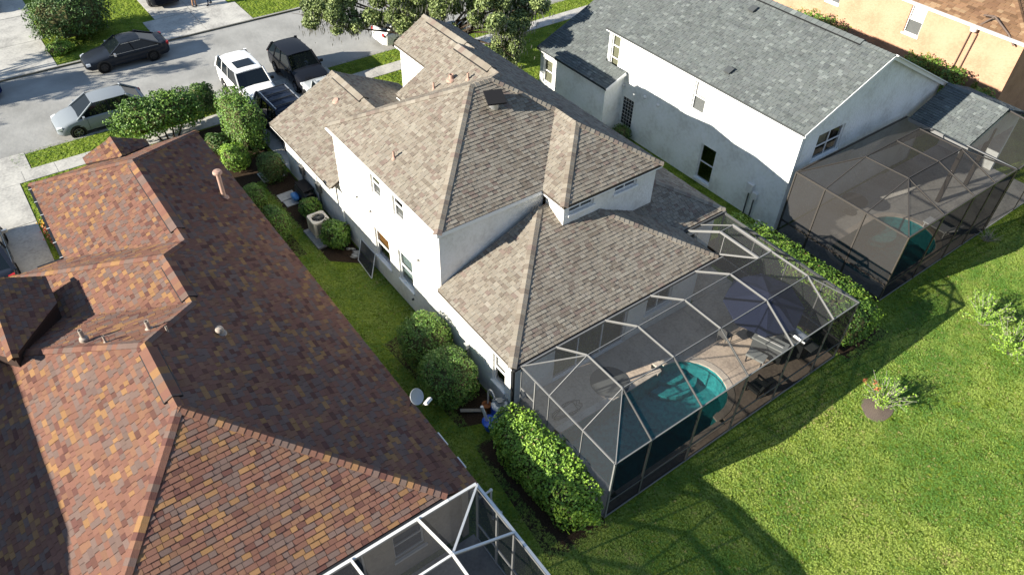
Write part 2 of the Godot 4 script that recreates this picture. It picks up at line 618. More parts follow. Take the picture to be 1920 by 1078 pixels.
# window in an opening: frame bars, a meeting rail, panes, and a blind or darkness behind
func window(house: Node, r: Rect2, o: Vector3, u: Vector3, v: Vector3, out: Vector3, blinds: Array = [], cols := 1, rows := 2, fm: Material = null) -> void:
	if fm == null:
		fm = M.trim
	var w := Node3D.new()
	var key := str(house.get_instance_id()) + "window"
	var k: int = taken.get(key, 0)
	taken[key] = k + 1
	w.name = "window" if k == 0 else "window_%03d" % k
	house.add_child(w)
	var fr := MB.new()
	var b := 0.05
	var P := func(x: float, y: float, d: float) -> Vector3:
		return o + u * x + v * y + out * d
	var x0 := r.position.x
	var x1 := r.end.x
	var y0 := r.position.y
	var y1 := r.end.y
	var d0 := -0.11
	fr.bar(P.call(x0 + b / 2, y0, d0), P.call(x0 + b / 2, y1, d0), b, b)
	fr.bar(P.call(x1 - b / 2, y0, d0), P.call(x1 - b / 2, y1, d0), b, b)
	fr.bar(P.call(x0 + b, y0 + b / 2, d0 - 0.001), P.call(x1 - b, y0 + b / 2, d0 - 0.001), b, b)
	fr.bar(P.call(x0 + b, y1 - b / 2, d0 - 0.001), P.call(x1 - b, y1 - b / 2, d0 - 0.001), b, b)
	for i in range(1, rows):
		var y := lerpf(y0, y1, float(i) / rows)
		fr.bar(P.call(x0 + b, y, d0 - 0.002), P.call(x1 - b, y, d0 - 0.002), b, b)
	for i in range(1, cols):
		var x := lerpf(x0, x1, float(i) / cols)
		fr.bar(P.call(x, y0 + b, d0 - 0.003), P.call(x, y1 - b, d0 - 0.003), b, b)
	part("frame", fr, fm, w)
	var sill := MB.new()
	sill.bar(P.call(x0 - 0.06, y0 - 0.04, 0.02), P.call(x1 + 0.06, y0 - 0.04, 0.02), 0.08, 0.09)
	part("sill", sill, fm, w)
	for i in cols:
		for j in rows:
			var xa := lerpf(x0, x1, float(i) / cols) + 0.02
			var xb := lerpf(x0, x1, float(i + 1) / cols) - 0.02
			var ya := lerpf(y0, y1, float(j) / rows) + 0.02
			var yb := lerpf(y0, y1, float(j + 1) / rows) - 0.02
			var g := MB.new()
			g.poly([P.call(xa, ya, d0 + 0.006), P.call(xb, ya, d0 + 0.006), P.call(xb, yb, d0 + 0.006), P.call(xa, yb, d0 + 0.006)], out)
			part("pane", g, M.glass, w)
			var which: int = j * cols + i
			if which < blinds.size() and blinds[which] != null:
				var bl := MB.new()
				var yy := ya
				while yy < yb - 0.01:
					bl.obox(P.call((xa + xb) / 2, minf(yy + 0.03, yb), -0.18), u * ((xb - xa) / 2), (v * 0.029 + out * 0.006), (out * 0.003))
					yy += 0.055
				part("blind", bl, blinds[which], w)

func xwall_axes(x: float) -> Array:   # a wall that faces -x: u runs along +z, v up
	return [Vector3(x, 0, 0), Vector3(0, 0, 1), Vector3.UP, Vector3.LEFT]

func rects(a: Array) -> Array:
	var out := []
	for q in a:
		out.append(Rect2(q[0], q[1], q[2] - q[0], q[3] - q[1]))
	return out

func pv2(a: Array) -> PackedVector2Array:
	var p := PackedVector2Array()
	for i in range(0, a.size(), 2):
		p.append(Vector2(a[i], a[i + 1]))
	return p

func fascia(house: Node, a: Vector3, b: Vector3, m: Material, h := 0.16, t := 0.03, called := "fascia") -> void:
	var mb := MB.new()
	mb.bar(a, b, t, h)
	part(called, mb, m, house)

func pipe_vent(parent: Node, p: Vector3, h: float, r: float, m: Material, cap := 0.0, called := "vent_pipe") -> void:
	var mb := MB.new()
	mb.lathe(p + Vector3(0, -0.06, 0), Vector3.UP, [Vector2(r * 2.2, 0), Vector2(r * 2.0, 0.09), Vector2(r * 1.1, 0.13), Vector2(r, 0.14), Vector2(r, h), Vector2(r * 0.75, h), Vector2(r * 0.75, h * 0.6), Vector2(0, h * 0.6)], 12)
	var o := part(called, mb, m, parent)
	if cap > 0.0:
		var cb := MB.new()
		cb.lathe(p + Vector3(0, h - 0.05, 0), Vector3.UP, [Vector2(cap, 0), Vector2(cap, 0.06), Vector2(cap * 0.8, 0.12), Vector2(0, 0.15)], 14)
		part("cap", cb, m, o)

# ------------------------------------------------------------------ houses
var PAL_RED := [[Color(0.230, 0.120, 0.090), 0.32], [Color(0.192, 0.134, 0.114), 0.30], [Color(0.255, 0.140, 0.094), 0.18], [Color(0.325, 0.185, 0.092), 0.11], [Color(0.155, 0.080, 0.066), 0.09]]
var PAL_TAN := [[Color(0.292, 0.260, 0.216), 0.46], [Color(0.262, 0.228, 0.188), 0.22], [Color(0.218, 0.184, 0.152), 0.13], [Color(0.238, 0.188, 0.160), 0.08], [Color(0.316, 0.286, 0.240), 0.11]]
var PAL_GREY := [[Color(0.160, 0.176, 0.174), 0.52], [Color(0.144, 0.158, 0.157), 0.26], [Color(0.180, 0.198, 0.194), 0.11], [Color(0.225, 0.247, 0.240), 0.06], [Color(0.124, 0.136, 0.138), 0.05]]
var PAL_SAND := [[Color(0.27, 0.165, 0.10), 0.45], [Color(0.22, 0.132, 0.08), 0.25], [Color(0.36, 0.245, 0.15), 0.18], [Color(0.18, 0.108, 0.066), 0.12]]

func P(x: float, y: float, z: float) -> Vector3:
	return Vector3(x, y, z)

func slope(dx: float, dz: float, p: float) -> Vector3:   # normal of a face that falls towards (dx, dz)
	return Vector3(dx * p, 1, dz * p).normalized()

func tan_house() -> void:
	var h := thing("two_storey_house", "white stucco two-storey house with tan shingle roof between the two other roofs", "house")
	var xl := 10.24
	var xr := 19.78
	var zr := -17.51
	var zf := -26.06
	var ye := 5.6
	var p := 0.56
	var hd := (zr - zf) / 2
	var zm := (zr + zf) / 2
	var hr := ye + p * hd
	var rl := P(xl + hd, hr, zm)
	var rr := P(xr - hd, hr, zm)
	var xb := 14.8
	var zb := -16.25
	var bh := (xr - xb) / 2
	var R0 := P(xr - bh, ye + p * bh, zr - bh)
	var R1 := P(xr - bh, ye + p * bh, zb - bh)
	var xB := 13.89
	var zB := -26.65
	var Bh := (xr - xB) / 2
	var B0 := P(xr - Bh, ye + p * Bh, zf + Bh)
	var B1 := P(xr - Bh, ye + p * Bh, zB)
	var xA := 16.3
	var zA := -31.0
	var Ah := (xr - xA) / 2
	var A0 := P(xr - Ah, ye + p * Ah, zB)
	var A1 := P(xr - Ah, ye + p * Ah, zA)
	var faces := []
	var left := [P(xl, ye, zr), rl, P(xl, ye, zf)]
	var rear := [P(xl, ye, zr), P(xb, ye, zr), R0, rr, rl]
	var front := [P(xl, ye, zf), P(xB, ye, zf), B0, rr, rl]
	var right := [P(xr, ye, zb), R1, R0, rr, B0, B1, A0, A1, P(xr, ye, zA)]
	var bl := [R0, R1, P(xb, ye, zb), P(xb, ye, zr)]
	var br := [P(xb, ye, zb), P(xr, ye, zb), R1]
	var Bl := [P(xB, ye, zB), B1, B0, P(xB, ye, zf)]
	var Al := [P(xA, ye, zA), A1, A0, P(xA, ye, zB)]
	# garage roof
	var ge := 2.75
	var gx0 := 9.93
	var gx1 := 17.0
	var gh := (gx1 - gx0) / 2
	var gp := 0.476
	var G0 := P(gx0 + gh, ge + gp * gh, -32.2)
	var G1 := P(gx0 + gh, ge + gp * gh, -25.8)
	var gl := [P(gx0, ge, -32.2), G0, G1, P(gx0, ge, -25.8)]
	var gr := [P(gx1, ge, -32.2), G0, G1, P(gx1, ge, -25.8)]
	# lower roof at the back
	var q := 0.468
	var lr := [P(10.17, 3, -13), P(20.1, 3, -13), P(16.7, 3 + q * 3.4, -16.4), P(14.95, 3 + q * 3.4, -16.4), P(14.95, 3 + q * 4.36, -17.36), P(14.53, 3 + q * 4.36, -17.36)]
	var ll := [P(10.17, 3, -13), P(14.53, 3 + q * 4.36, -17.36), P(10.17, 3, -17.6)]
	var l3 := [P(20.1, 3, -13), P(20.1, 3, -14.9), P(18.6, 3 + q * 1.5, -16.4), P(16.7, 3 + q * 3.4, -16.4)]
	var l4 := [P(20.1, 3, -14.9), P(22.63, 3, -14.9), P(19.63, 3 + q * 3.0, -17.9), P(19.63, 3 + q * 1.5, -16.4), P(18.6, 3 + q * 1.5, -16.4)]
	var l5 := [P(22.63, 3, -14.9), P(22.63, 3, -27), P(19.63, 3 + q * 3.0, -27), P(19.63, 3 + q * 3.0, -17.9)]
	faces = [left, rear, front, right, bl, br, Bl, Al, gl, gr, lr, ll, l3, l4, l5]
	for f in faces:
		roof_face(f, PAL_TAN, 0.145, Vector2(0.12, 0.29))
	var nl := slope(-1, 0, p)
	var nr := slope(1, 0, p)
	var nb := slope(0, 1, p)
	var nf := slope(0, -1, p)
	caps(P(xl, ye, zr), rl, nl, nb, PAL_TAN)
	caps(P(xl, ye, zf), rl, nl, nf, PAL_TAN)
	caps(rl, rr, nb, nf, PAL_TAN)
	caps(R0, rr, nb, nr, PAL_TAN)
	caps(B0, rr, nf, nr, PAL_TAN)
	caps(R1, R0, nl, nr, PAL_TAN)
	caps(P(xb, ye, zb), R1, nl, nb, PAL_TAN)
	caps(P(xr, ye, zb), R1, nb, nr, PAL_TAN)
	caps(B1, B0, nl, nr, PAL_TAN)
	caps(A1, A0, nl, nr, PAL_TAN)
	caps(G0, G1, slope(-1, 0, gp), slope(1, 0, gp), PAL_TAN)
	caps(P(10.17, 3, -13), P(14.53, 3 + q * 4.36, -17.36), slope(-1, 0, q), slope(0, 1, q), PAL_TAN)
	caps(P(20.1, 3, -13), P(16.7, 3 + q * 3.4, -16.4), slope(1, 0, q), slope(0, 1, q), PAL_TAN)
	caps(P(22.63, 3, -14.9), P(19.63, 3 + q * 3.0, -17.9), slope(1, 0, q), slope(0, 1, q), PAL_TAN)
	ridge_vent(B1 + P(0, 0, 0.5), B1 + P(0, 0, 3.0), nl, nr, PAL_TAN, h)
	ridge_vent(A1 + P(0, 0, 0.6), A1 + P(0, 0, 3.7), nl, nr, PAL_TAN, h)
	ridge_vent(G0 + P(0, 0, 0.5), G0 + P(0, 0, 3.2), slope(-1, 0, gp), slope(1, 0, gp), PAL_TAN, h)
	finish_roof(h, faces, M.deck_tan)
	# roof furniture
	pipe_vent(h, P(11.04, 5.6 + p * 0.8, -21.76), 0.38, 0.045, M.vent_pink)
	pipe_vent(h, P(14.95, 6.19, -25.2), 0.36, 0.04, M.vent_pink)
	pipe_vent(h, P(15.63, 6.57, -24.87), 0.30, 0.10, M.vent_pink, 0.0)
	pipe_vent(h, P(16.0, 6.78, -24.15), 0.36, 0.05, M.vent_pink)
	var gv := MB.new()
	gv.lathe(P(12.63, 4.0, -30.2), slope(-1, 0, gp), [Vector2(0.2, 0), Vector2(0.2, 0.04), Vector2(0.15, 0.10), Vector2(0, 0.12)], 10)
	part("roof_vent", gv, M.vent_pink, h)
	# attic fan with a flat hood on legs, at the top of the rear slope
	var fan := Node3D.new()
	fan.name = "attic_vent"
	h.add_child(fan)
	var fb := MB.new()
	var fo := P(14.95, ye + p * (zr + 20.85), 0)
	fo = P(14.95, ye + p * (-zr * -1.0 + 20.85), -20.85)
	fb.lathe(fo, Vector3.UP, [Vector2(0.22, -0.1), Vector2(0.22, 0.22), Vector2(0.18, 0.24), Vector2(0, 0.24)], 14)
	part("drum", fb, M.steel, fan)
	var hood := MB.new()
	var hx := Vector3(0.94, 0, 0.34)
	var hz := Vector3(-0.32, -0.22, 0.88).normalized()
	hood.obox(fo + P(0.03, 0.34, 0.03), hx * 0.36, hz.cross(hx).normalized() * 0.035, hz * 0.38)
	part("hood", hood, M.dark, fan)
	# walls
	var ax := xwall_axes(10.36)
	var wins := rects([[-22.6, 4.25, -21.83, 5.4], [-20.9, 4.23, -20.1, 5.4], [-22.8, 0.95, -21.6, 2.45], [-20.85, 1.05, -19.77, 2.62], [-14.35, 1.0, -13.62, 2.45]])
	wall(h, pv2([-31.8, 0, -31.8, 2.85, -25.7, 2.85, -25.7, 5.52, -17.63, 5.52, -17.63, 2.98, -13.3, 2.98, -13.3, 0]), wins, ax[0], ax[1], ax[2], ax[3], M.stucco, "left_wall")
	window(h, wins[0], ax[0], ax[1], ax[2], ax[3], [M.blind, M.blind_green])
	window(h, wins[1], ax[0], ax[1], ax[2], ax[3], [M.blind, null])
	window(h, wins[2], ax[0], ax[1], ax[2], ax[3], [null, M.blind_orange])
	window(h, wins[3], ax[0], ax[1], ax[2], ax[3], [M.blind_blue, M.blind_blue])
	window(h, wins[4], ax[0], ax[1], ax[2], ax[3], [null, M.trim])
	var S: Material = M.stucco
	wall(h, pv2([10.55, 2.9, 14.95, 2.9, 14.95, 5.52, 10.55, 5.52]), [], P(0, 0, -17.63), Vector3.RIGHT, Vector3.UP, Vector3.BACK, S, "rear_wall")
	wall(h, pv2([-17.45, 2.9, -16.4, 2.9, -16.4, 5.52, -17.45, 5.52]), [], P(14.95, 0, 0), Vector3.BACK, Vector3.UP, Vector3.LEFT, S, "bay_wall")
	var bw := rects([[15.2, 5.0, 16.4, 5.45], [17.45, 5.0, 18.6, 5.45]])
	wall(h, pv2([15.14, 2.9, 19.42, 2.9, 19.42, 5.52, 15.14, 5.52]), bw, P(0, 0, -16.4), Vector3.RIGHT, Vector3.UP, Vector3.BACK, S, "bay_wall")
	window(h, bw[0], P(0, 0, -16.4), Vector3.RIGHT, Vector3.UP, Vector3.BACK, [M.blind_green, M.blind_green], 2, 1)
	window(h, bw[1], P(0, 0, -16.4), Vector3.RIGHT, Vector3.UP, Vector3.BACK, [], 2, 1)
	wall(h, pv2([-30.8, 0, -16.4, 0, -16.4, 5.52, -30.8, 5.52]), [], P(19.6, 0, 0), Vector3.BACK, Vector3.UP, Vector3.RIGHT, S, "right_wall")
	wall(h, pv2([10.55, 0, 16.4, 0, 16.4, 5.5, 10.55, 5.5]), [], P(0, 0, -25.7), Vector3.RIGHT, Vector3.UP, Vector3.FORWARD, S, "front_wall")
	wall(h, pv2([14.1, 5.5, 19.4, 5.5, 16.84, 6.95]), [], P(0, 0, -26.4), Vector3.RIGHT, Vector3.UP, Vector3.FORWARD, S, "gable_wall")
	wall(h, pv2([-30.6, 0, -25.75, 0, -25.75, 5.52, -30.6, 5.52]), [], P(16.5, 0, 0), Vector3.BACK, Vector3.UP, Vector3.LEFT, S, "entry_wall")
	wall(h, pv2([16.5, 0, 19.6, 0, 19.6, 5.5, 18.05, 6.3, 16.5, 5.5]), [], P(0, 0, -30.8), Vector3.RIGHT, Vector3.UP, Vector3.FORWARD, S, "front_wall")
	wall(h, pv2([10.55, 0, 16.6, 0, 16.6, 2.9, 13.5, 4.25, 10.55, 2.9]), rects([[11.1, 0.0, 15.9, 2.2]]), P(0, 0, -31.8), Vector3.RIGHT, Vector3.UP, Vector3.FORWARD, S, "front_wall")
	wall(h, pv2([-31.6, 0, -25.8, 0, -25.8, 2.8, -31.6, 2.8]), [], P(16.6, 0, 0), Vector3.BACK, Vector3.UP, Vector3.RIGHT, S, "garage_wall")
	for i in 4:
		var gd := MB.new()
		gd.box(P(11.1, i * 0.55 + 0.005, -31.70), P(15.9, i * 0.55 + 0.545, -31.66))
		part("garage_door_panel", gd, M.trim, h)
	# rear ground floor, with glass doors under the eave
	var lw := rects([[12.6, 0.02, 16.2, 2.35], [17.2, 0.9, 18.6, 2.2]])
	wall(h, pv2([10.55, 0, 20.0, 0, 20.0, 2.88, 10.55, 2.88]), lw, P(0, 0, -13.62), Vector3.RIGHT, Vector3.UP, Vector3.BACK, S, "rear_wall")
	window(h, lw[0], P(0, 0, -13.62), Vector3.RIGHT, Vector3.UP, Vector3.BACK, [], 3, 1)
	window(h, lw[1], P(0, 0, -13.62), Vector3.RIGHT, Vector3.UP, Vector3.BACK, [], 2, 1)
	wall(h, pv2([-15.2, 0, -13.62, 0, -13.62, 2.88, -15.2, 2.88]), [], P(20.0, 0, 0), Vector3.BACK, Vector3.UP, Vector3.RIGHT, S, "side_wall")
	wall(h, pv2([20.0, 0, 22.5, 0, 22.5, 2.88, 20.0, 2.88]), rects([[20.6, 0.02, 21.6, 2.1]]), P(0, 0, -15.2), Vector3.RIGHT, Vector3.UP, Vector3.BACK, S, "rear_wall")
	window(h, Rect2(20.6, 0.02, 1.0, 2.08), P(0, 0, -15.2), Vector3.RIGHT, Vector3.UP, Vector3.BACK, [], 1, 1)
	wall(h, pv2([-26.9, 0, -15.2, 0, -15.2, 2.88, -26.9, 2.88]), [], P(22.5, 0, 0), Vector3.BACK, Vector3.UP, Vector3.RIGHT, S, "side_wall")
	# trim along the eaves
	for e in [[P(10.25, 5.50, zf), P(10.25, 5.50, zr)], [P(10.22, 5.50, zr - 0.01), P(14.9, 5.50, zr - 0.01)], [P(14.82, 5.50, zr + 0.03), P(14.82, 5.50, zb - 0.01)], [P(14.81, 5.50, zb - 0.02), P(19.76, 5.50, zb - 0.02)], [P(9.96, 2.66, -32.18), P(9.96, 2.66, -25.72)], [P(10.19, 2.9, -17.55), P(10.19, 2.9, -13.03)], [P(16.32, 5.5, -30.98), P(16.32, 5.5, -26.7)], [P(13.92, 5.5, -26.63), P(13.92, 5.5, -26.1)]]:
		fascia(h, e[0], e[1], M.trim)
	# black gutter along the back eave and down spout at the corner
	var g := MB.new()
	g.box(P(10.17, 2.90, -12.97), P(20.1, 2.99, -12.86))
	part("gutter", g, M.black, h)
	g = MB.new()
	g.box(P(10.20, 0.05, -13.05), P(10.29, 2.88, -12.97))
	part("downspout", g, M.black, h)
	g = MB.new()
	g.box(P(20.1, 2.90, -14.87), P(22.6, 2.99, -14.76))
	part("gutter", g, M.black, h)
	# small fittings on the sunlit wall
	for f in [[-24.03, 3.21], [-22.87, 3.2], [-19.15, 3.24], [-19.85, 0.65]]:
		var fm := MB.new()
		fm.lathe(P(10.361, f[1], f[0]), Vector3.LEFT, [Vector2(0.05, 0), Vector2(0.05, 0.05), Vector2(0.03, 0.09), Vector2(0, 0.09)], 10)
		part("wall_fitting", fm, M.alu_dull, h)
	for f in [[-29.9, 1.25, 0.3], [-28.1, 1.3, 0.34]]:
		var fm2 := MB.new()
		fm2.box(P(10.2, f[1] - 0.22, f[0] - f[2] / 2), P(10.357, f[1] + 0.22, f[0] + f[2] / 2))
		part("meter_box", fm2, M.alu_dull, h)
		var c := MB.new()
		c.tube(P(10.28, 0, f[0] + 0.06), P(10.28, f[1] - 0.2, f[0] + 0.06), 0.03, 0.03, 8)
		c.tube(P(10.28, 0, f[0] - 0.08), P(10.28, f[1] + 1.1, f[0] - 0.08), 0.022, 0.022, 8)
		part("conduit", c, M.alu_dull, h)
	var sp := MB.new()
	sp.tube(P(10.28, 0.3, -25.62), P(10.28, 2.55, -25.62), 0.035, 0.035, 8)
	part("downspout", sp, M.trim, h)

func red_house() -> void:
	var h := thing("bungalow", "single-storey house with rust and brown shingle hip roof in the lower left", "house")
	var p := 0.45
	var q := 0.513
	var e := 2.569
	var r1a := P(3.421, 4.268, -30.044)
	var r1b := P(3.421, 4.268, -23.792)
	var r2a := P(2.466, 4.697, -22.837)
	var r2b := P(2.466, 4.697, -19.985)
	var r3a := P(0.650, 5.515, -18.168)
	var r3b := P(0.650, 5.515, -15.312)
	var cr := P(5.812, 3.192, -10.150)
	var cl := P(-3.877, 3.192, -10.150)
	var xl3 := 0.65 - (5.515 - e) / q
	var right := [P(6.872, 2.715, -33.495), r1a, r1b, r2a, r2b, r3a, r3b, cr, P(6.872, 2.715, -10.150)]
	var f1 := [P(6.872, 2.715, -33.495), r1a, P(-0.355, e, -33.495)]
	var l1 := [P(-0.355, e, -33.495), r1a, r1b, P(-0.355, e, -27.567)]
	var f2 := [r2a, r1b, P(-0.355, e, -27.567), P(-2.263, e, -27.567)]
	var l2 := [r2a, r2b, P(-2.263, e, -24.715), P(-2.263, e, -27.567)]
	var f3 := [r3a, r2b, P(-2.263, e, -24.715), P(xl3, e, -24.715)]
	var l3 := [r3a, r3b, cl, P(xl3, e, -10.150), P(xl3, e, -24.715)]
	var rear := [r3b, cr, cl]
	# gable wing that stands proud of the left slopes
	var w0 := P(-2.690, 4.491, -25.273)
	var w1 := P(-2.690, 4.491, -20.909)
	var wr := [P(-1.096, 3.771, -25.273), w0, w1, P(-1.096, 3.771, -23.649)]
	var wl := [P(-4.283, 3.771, -25.273), w0, w1, P(-4.283, 3.771, -23.649)]
	# little gable over the front
	var g0 := P(3.349, 3.304, -34.053)
	var g1 := P(3.349, 3.304, -32.226)
	var gl := [P(1.979, 2.735, -34.053), g0, g1, P(1.979, 2.735, -33.495)]
	var gr := [P(4.720, 2.735, -34.053), g0, g1, P(4.720, 2.735, -33.495)]
	var faces := [right, f1, l1, f2, l2, f3, l3, rear, wr, wl, gl, gr]
	for f in faces:
		roof_face(f, PAL_RED, 0.155, Vector2(0.15, 0.34))
	var nl := slope(-1, 0, p)
	var nr := slope(1, 0, p)
	var nb := slope(0, 1, p)
	var nf := slope(0, -1, p)
	caps(r1a, r1b, nl, nr, PAL_RED)
	caps(r2a, r2b, nl, nr, PAL_RED)
	caps(r3a, r3b, nl, nr, PAL_RED)
	caps(P(6.872, 2.715, -33.495), r1a, nr, nf, PAL_RED)
	caps(P(-0.355, e, -33.495), r1a, nl, nf, PAL_RED)
	caps(r1b, r2a, nr, nf, PAL_RED)
	caps(P(-2.263, e, -27.567), r2a, nl, nf, PAL_RED)
	caps(r2b, r3a, nr, nf, PAL_RED)
	caps(P(xl3, e, -24.715), r3a, nl, nf, PAL_RED)
	caps(cr, r3b, nr, nb, PAL_RED)
	caps(cl, r3b, slope(-1, 0, q), nb, PAL_RED)
	caps(w0, w1, nl, nr, PAL_RED)
	caps(g0, g1, nl, nr, PAL_RED)
	ridge_vent(r1a + P(0, 0, 0.5), r1b + P(0, 0, -0.8), nl, nr, PAL_RED, h)
	ridge_vent(r2a + P(0, 0, 0.5), r2b + P(0, 0, -0.3), nl, nr, PAL_RED, h)
	ridge_vent(r3a + P(0, 0, 0.3), r3b + P(0, 0, -0.4), nl, nr, PAL_RED, h)
	finish_roof(h, faces, M.deck_red)
	# wing walls
	var wm := MB.new()
	wm.slab([P(-1.167, 3.730, -25.172), P(-1.167, 3.730, -23.751), P(-2.690, 4.339, -21.213), P(-4.212, 3.730, -23.751), P(-4.212, 3.730, -25.172)], Vector3.UP, Vector3(0, -3.7, 0))
	part("wing_wall", wm, M.deck_red, h)
	# pipes
	pipe_vent(h, P(-0.761, 4.694, -20.351), 0.42, 0.065, M.vent_grey)
	pipe_vent(h, P(-0.254, 4.897, -19.539), 0.36, 0.035, M.vent_grey)
	pipe_vent(h, P(0.964, 5.049, -19.183), 0.42, 0.065, M.vent_grey)
	pipe_vent(h, P(1.370, 5.121, -18.625), 0.36, 0.035, M.vent_grey)
	pipe_vent(h, P(5.887, 3.141, -27.121), 1.25, 0.09, M.vent_pink, 0.19, "flue_pipe")
	pipe_vent(h, P(2.730, 4.562, -18.300), 0.2, 0.09, M.vent_grey, 0.13, "roof_vent")
	# walls
	var B: Material = M.stucco_beige
	wall(h, pv2([-33.2, 0, -10.3, 0, -10.3, 2.68, -33.2, 2.62]), [], P(6.6, 0, 0), Vector3.BACK, Vector3.UP, Vector3.RIGHT, B, "side_wall")
	var rw := rects([[4.1, 0.9, 5.1, 2.2], [0.6, 0.02, 3.2, 2.3]])
	wall(h, pv2([-5.2, 0, 6.6, 0, 6.6, 2.75, 5.8, 3.05, -5.2, 3.05]), rw, P(0, 0, -10.4), Vector3.RIGHT, Vector3.UP, Vector3.BACK, B, "rear_wall")
	window(h, rw[0], P(0, 0, -10.4), Vector3.RIGHT, Vector3.UP, Vector3.BACK, [M.blind, M.blind])
	window(h, rw[1], P(0, 0, -10.4), Vector3.RIGHT, Vector3.UP, Vector3.BACK, [], 2, 1)
	wall(h, pv2([-24.4, 0, -10.4, 0, -10.4, 2.5, -24.4, 2.5]), [], P(xl3 + 0.2, 0, 0), Vector3.BACK, Vector3.UP, Vector3.LEFT, B, "side_wall")
	wall(h, pv2([-0.1, 0, 6.4, 0, 6.4, 2.52, -0.1, 2.52]), [], P(0, 0, -33.2), Vector3.RIGHT, Vector3.UP, Vector3.FORWARD, B, "front_wall")
	wall(h, pv2([-33.2, 0, -27.3, 0, -27.3, 2.5, -33.2, 2.5]), [], P(-0.1, 0, 0), Vector3.BACK, Vector3.UP, Vector3.LEFT, B, "side_wall")
	wall(h, pv2([-5.0, 0, -0.1, 0, -0.1, 2.5, -5.0, 2.5]), [], P(0, 0, -27.3), Vector3.RIGHT, Vector3.UP, Vector3.FORWARD, B, "front_wall")
	# dark gutter with pale straps on the driveway side
	var g := MB.new()
	g.box(P(-0.47, 2.47, -33.5), P(-0.36, 2.57, -27.5))
	g.box(P(-1.3, 2.47, -27.69), P(-0.36, 2.57, -27.58))
	part("gutter", g, M.black, h)
	for i in 6:
		var s := MB.new()
		s.box(P(-0.49, 2.572, -33.1 + i * 1.07), P(-0.33, 2.582, -33.06 + i * 1.07))
		part("gutter_strap", s, M.white_metal, h)
	g = MB.new()
	g.box(P(0.0, 3.09, -10.13), P(5.83, 3.18, -10.03))
	g.box(P(-3.86, 3.09, -10.13), P(0.0, 3.18, -10.03))
	part("gutter", g, M.black, h)
	fascia(h, P(6.85, 2.62, -33.5), P(6.85, 2.62, -10.16), M.trim)

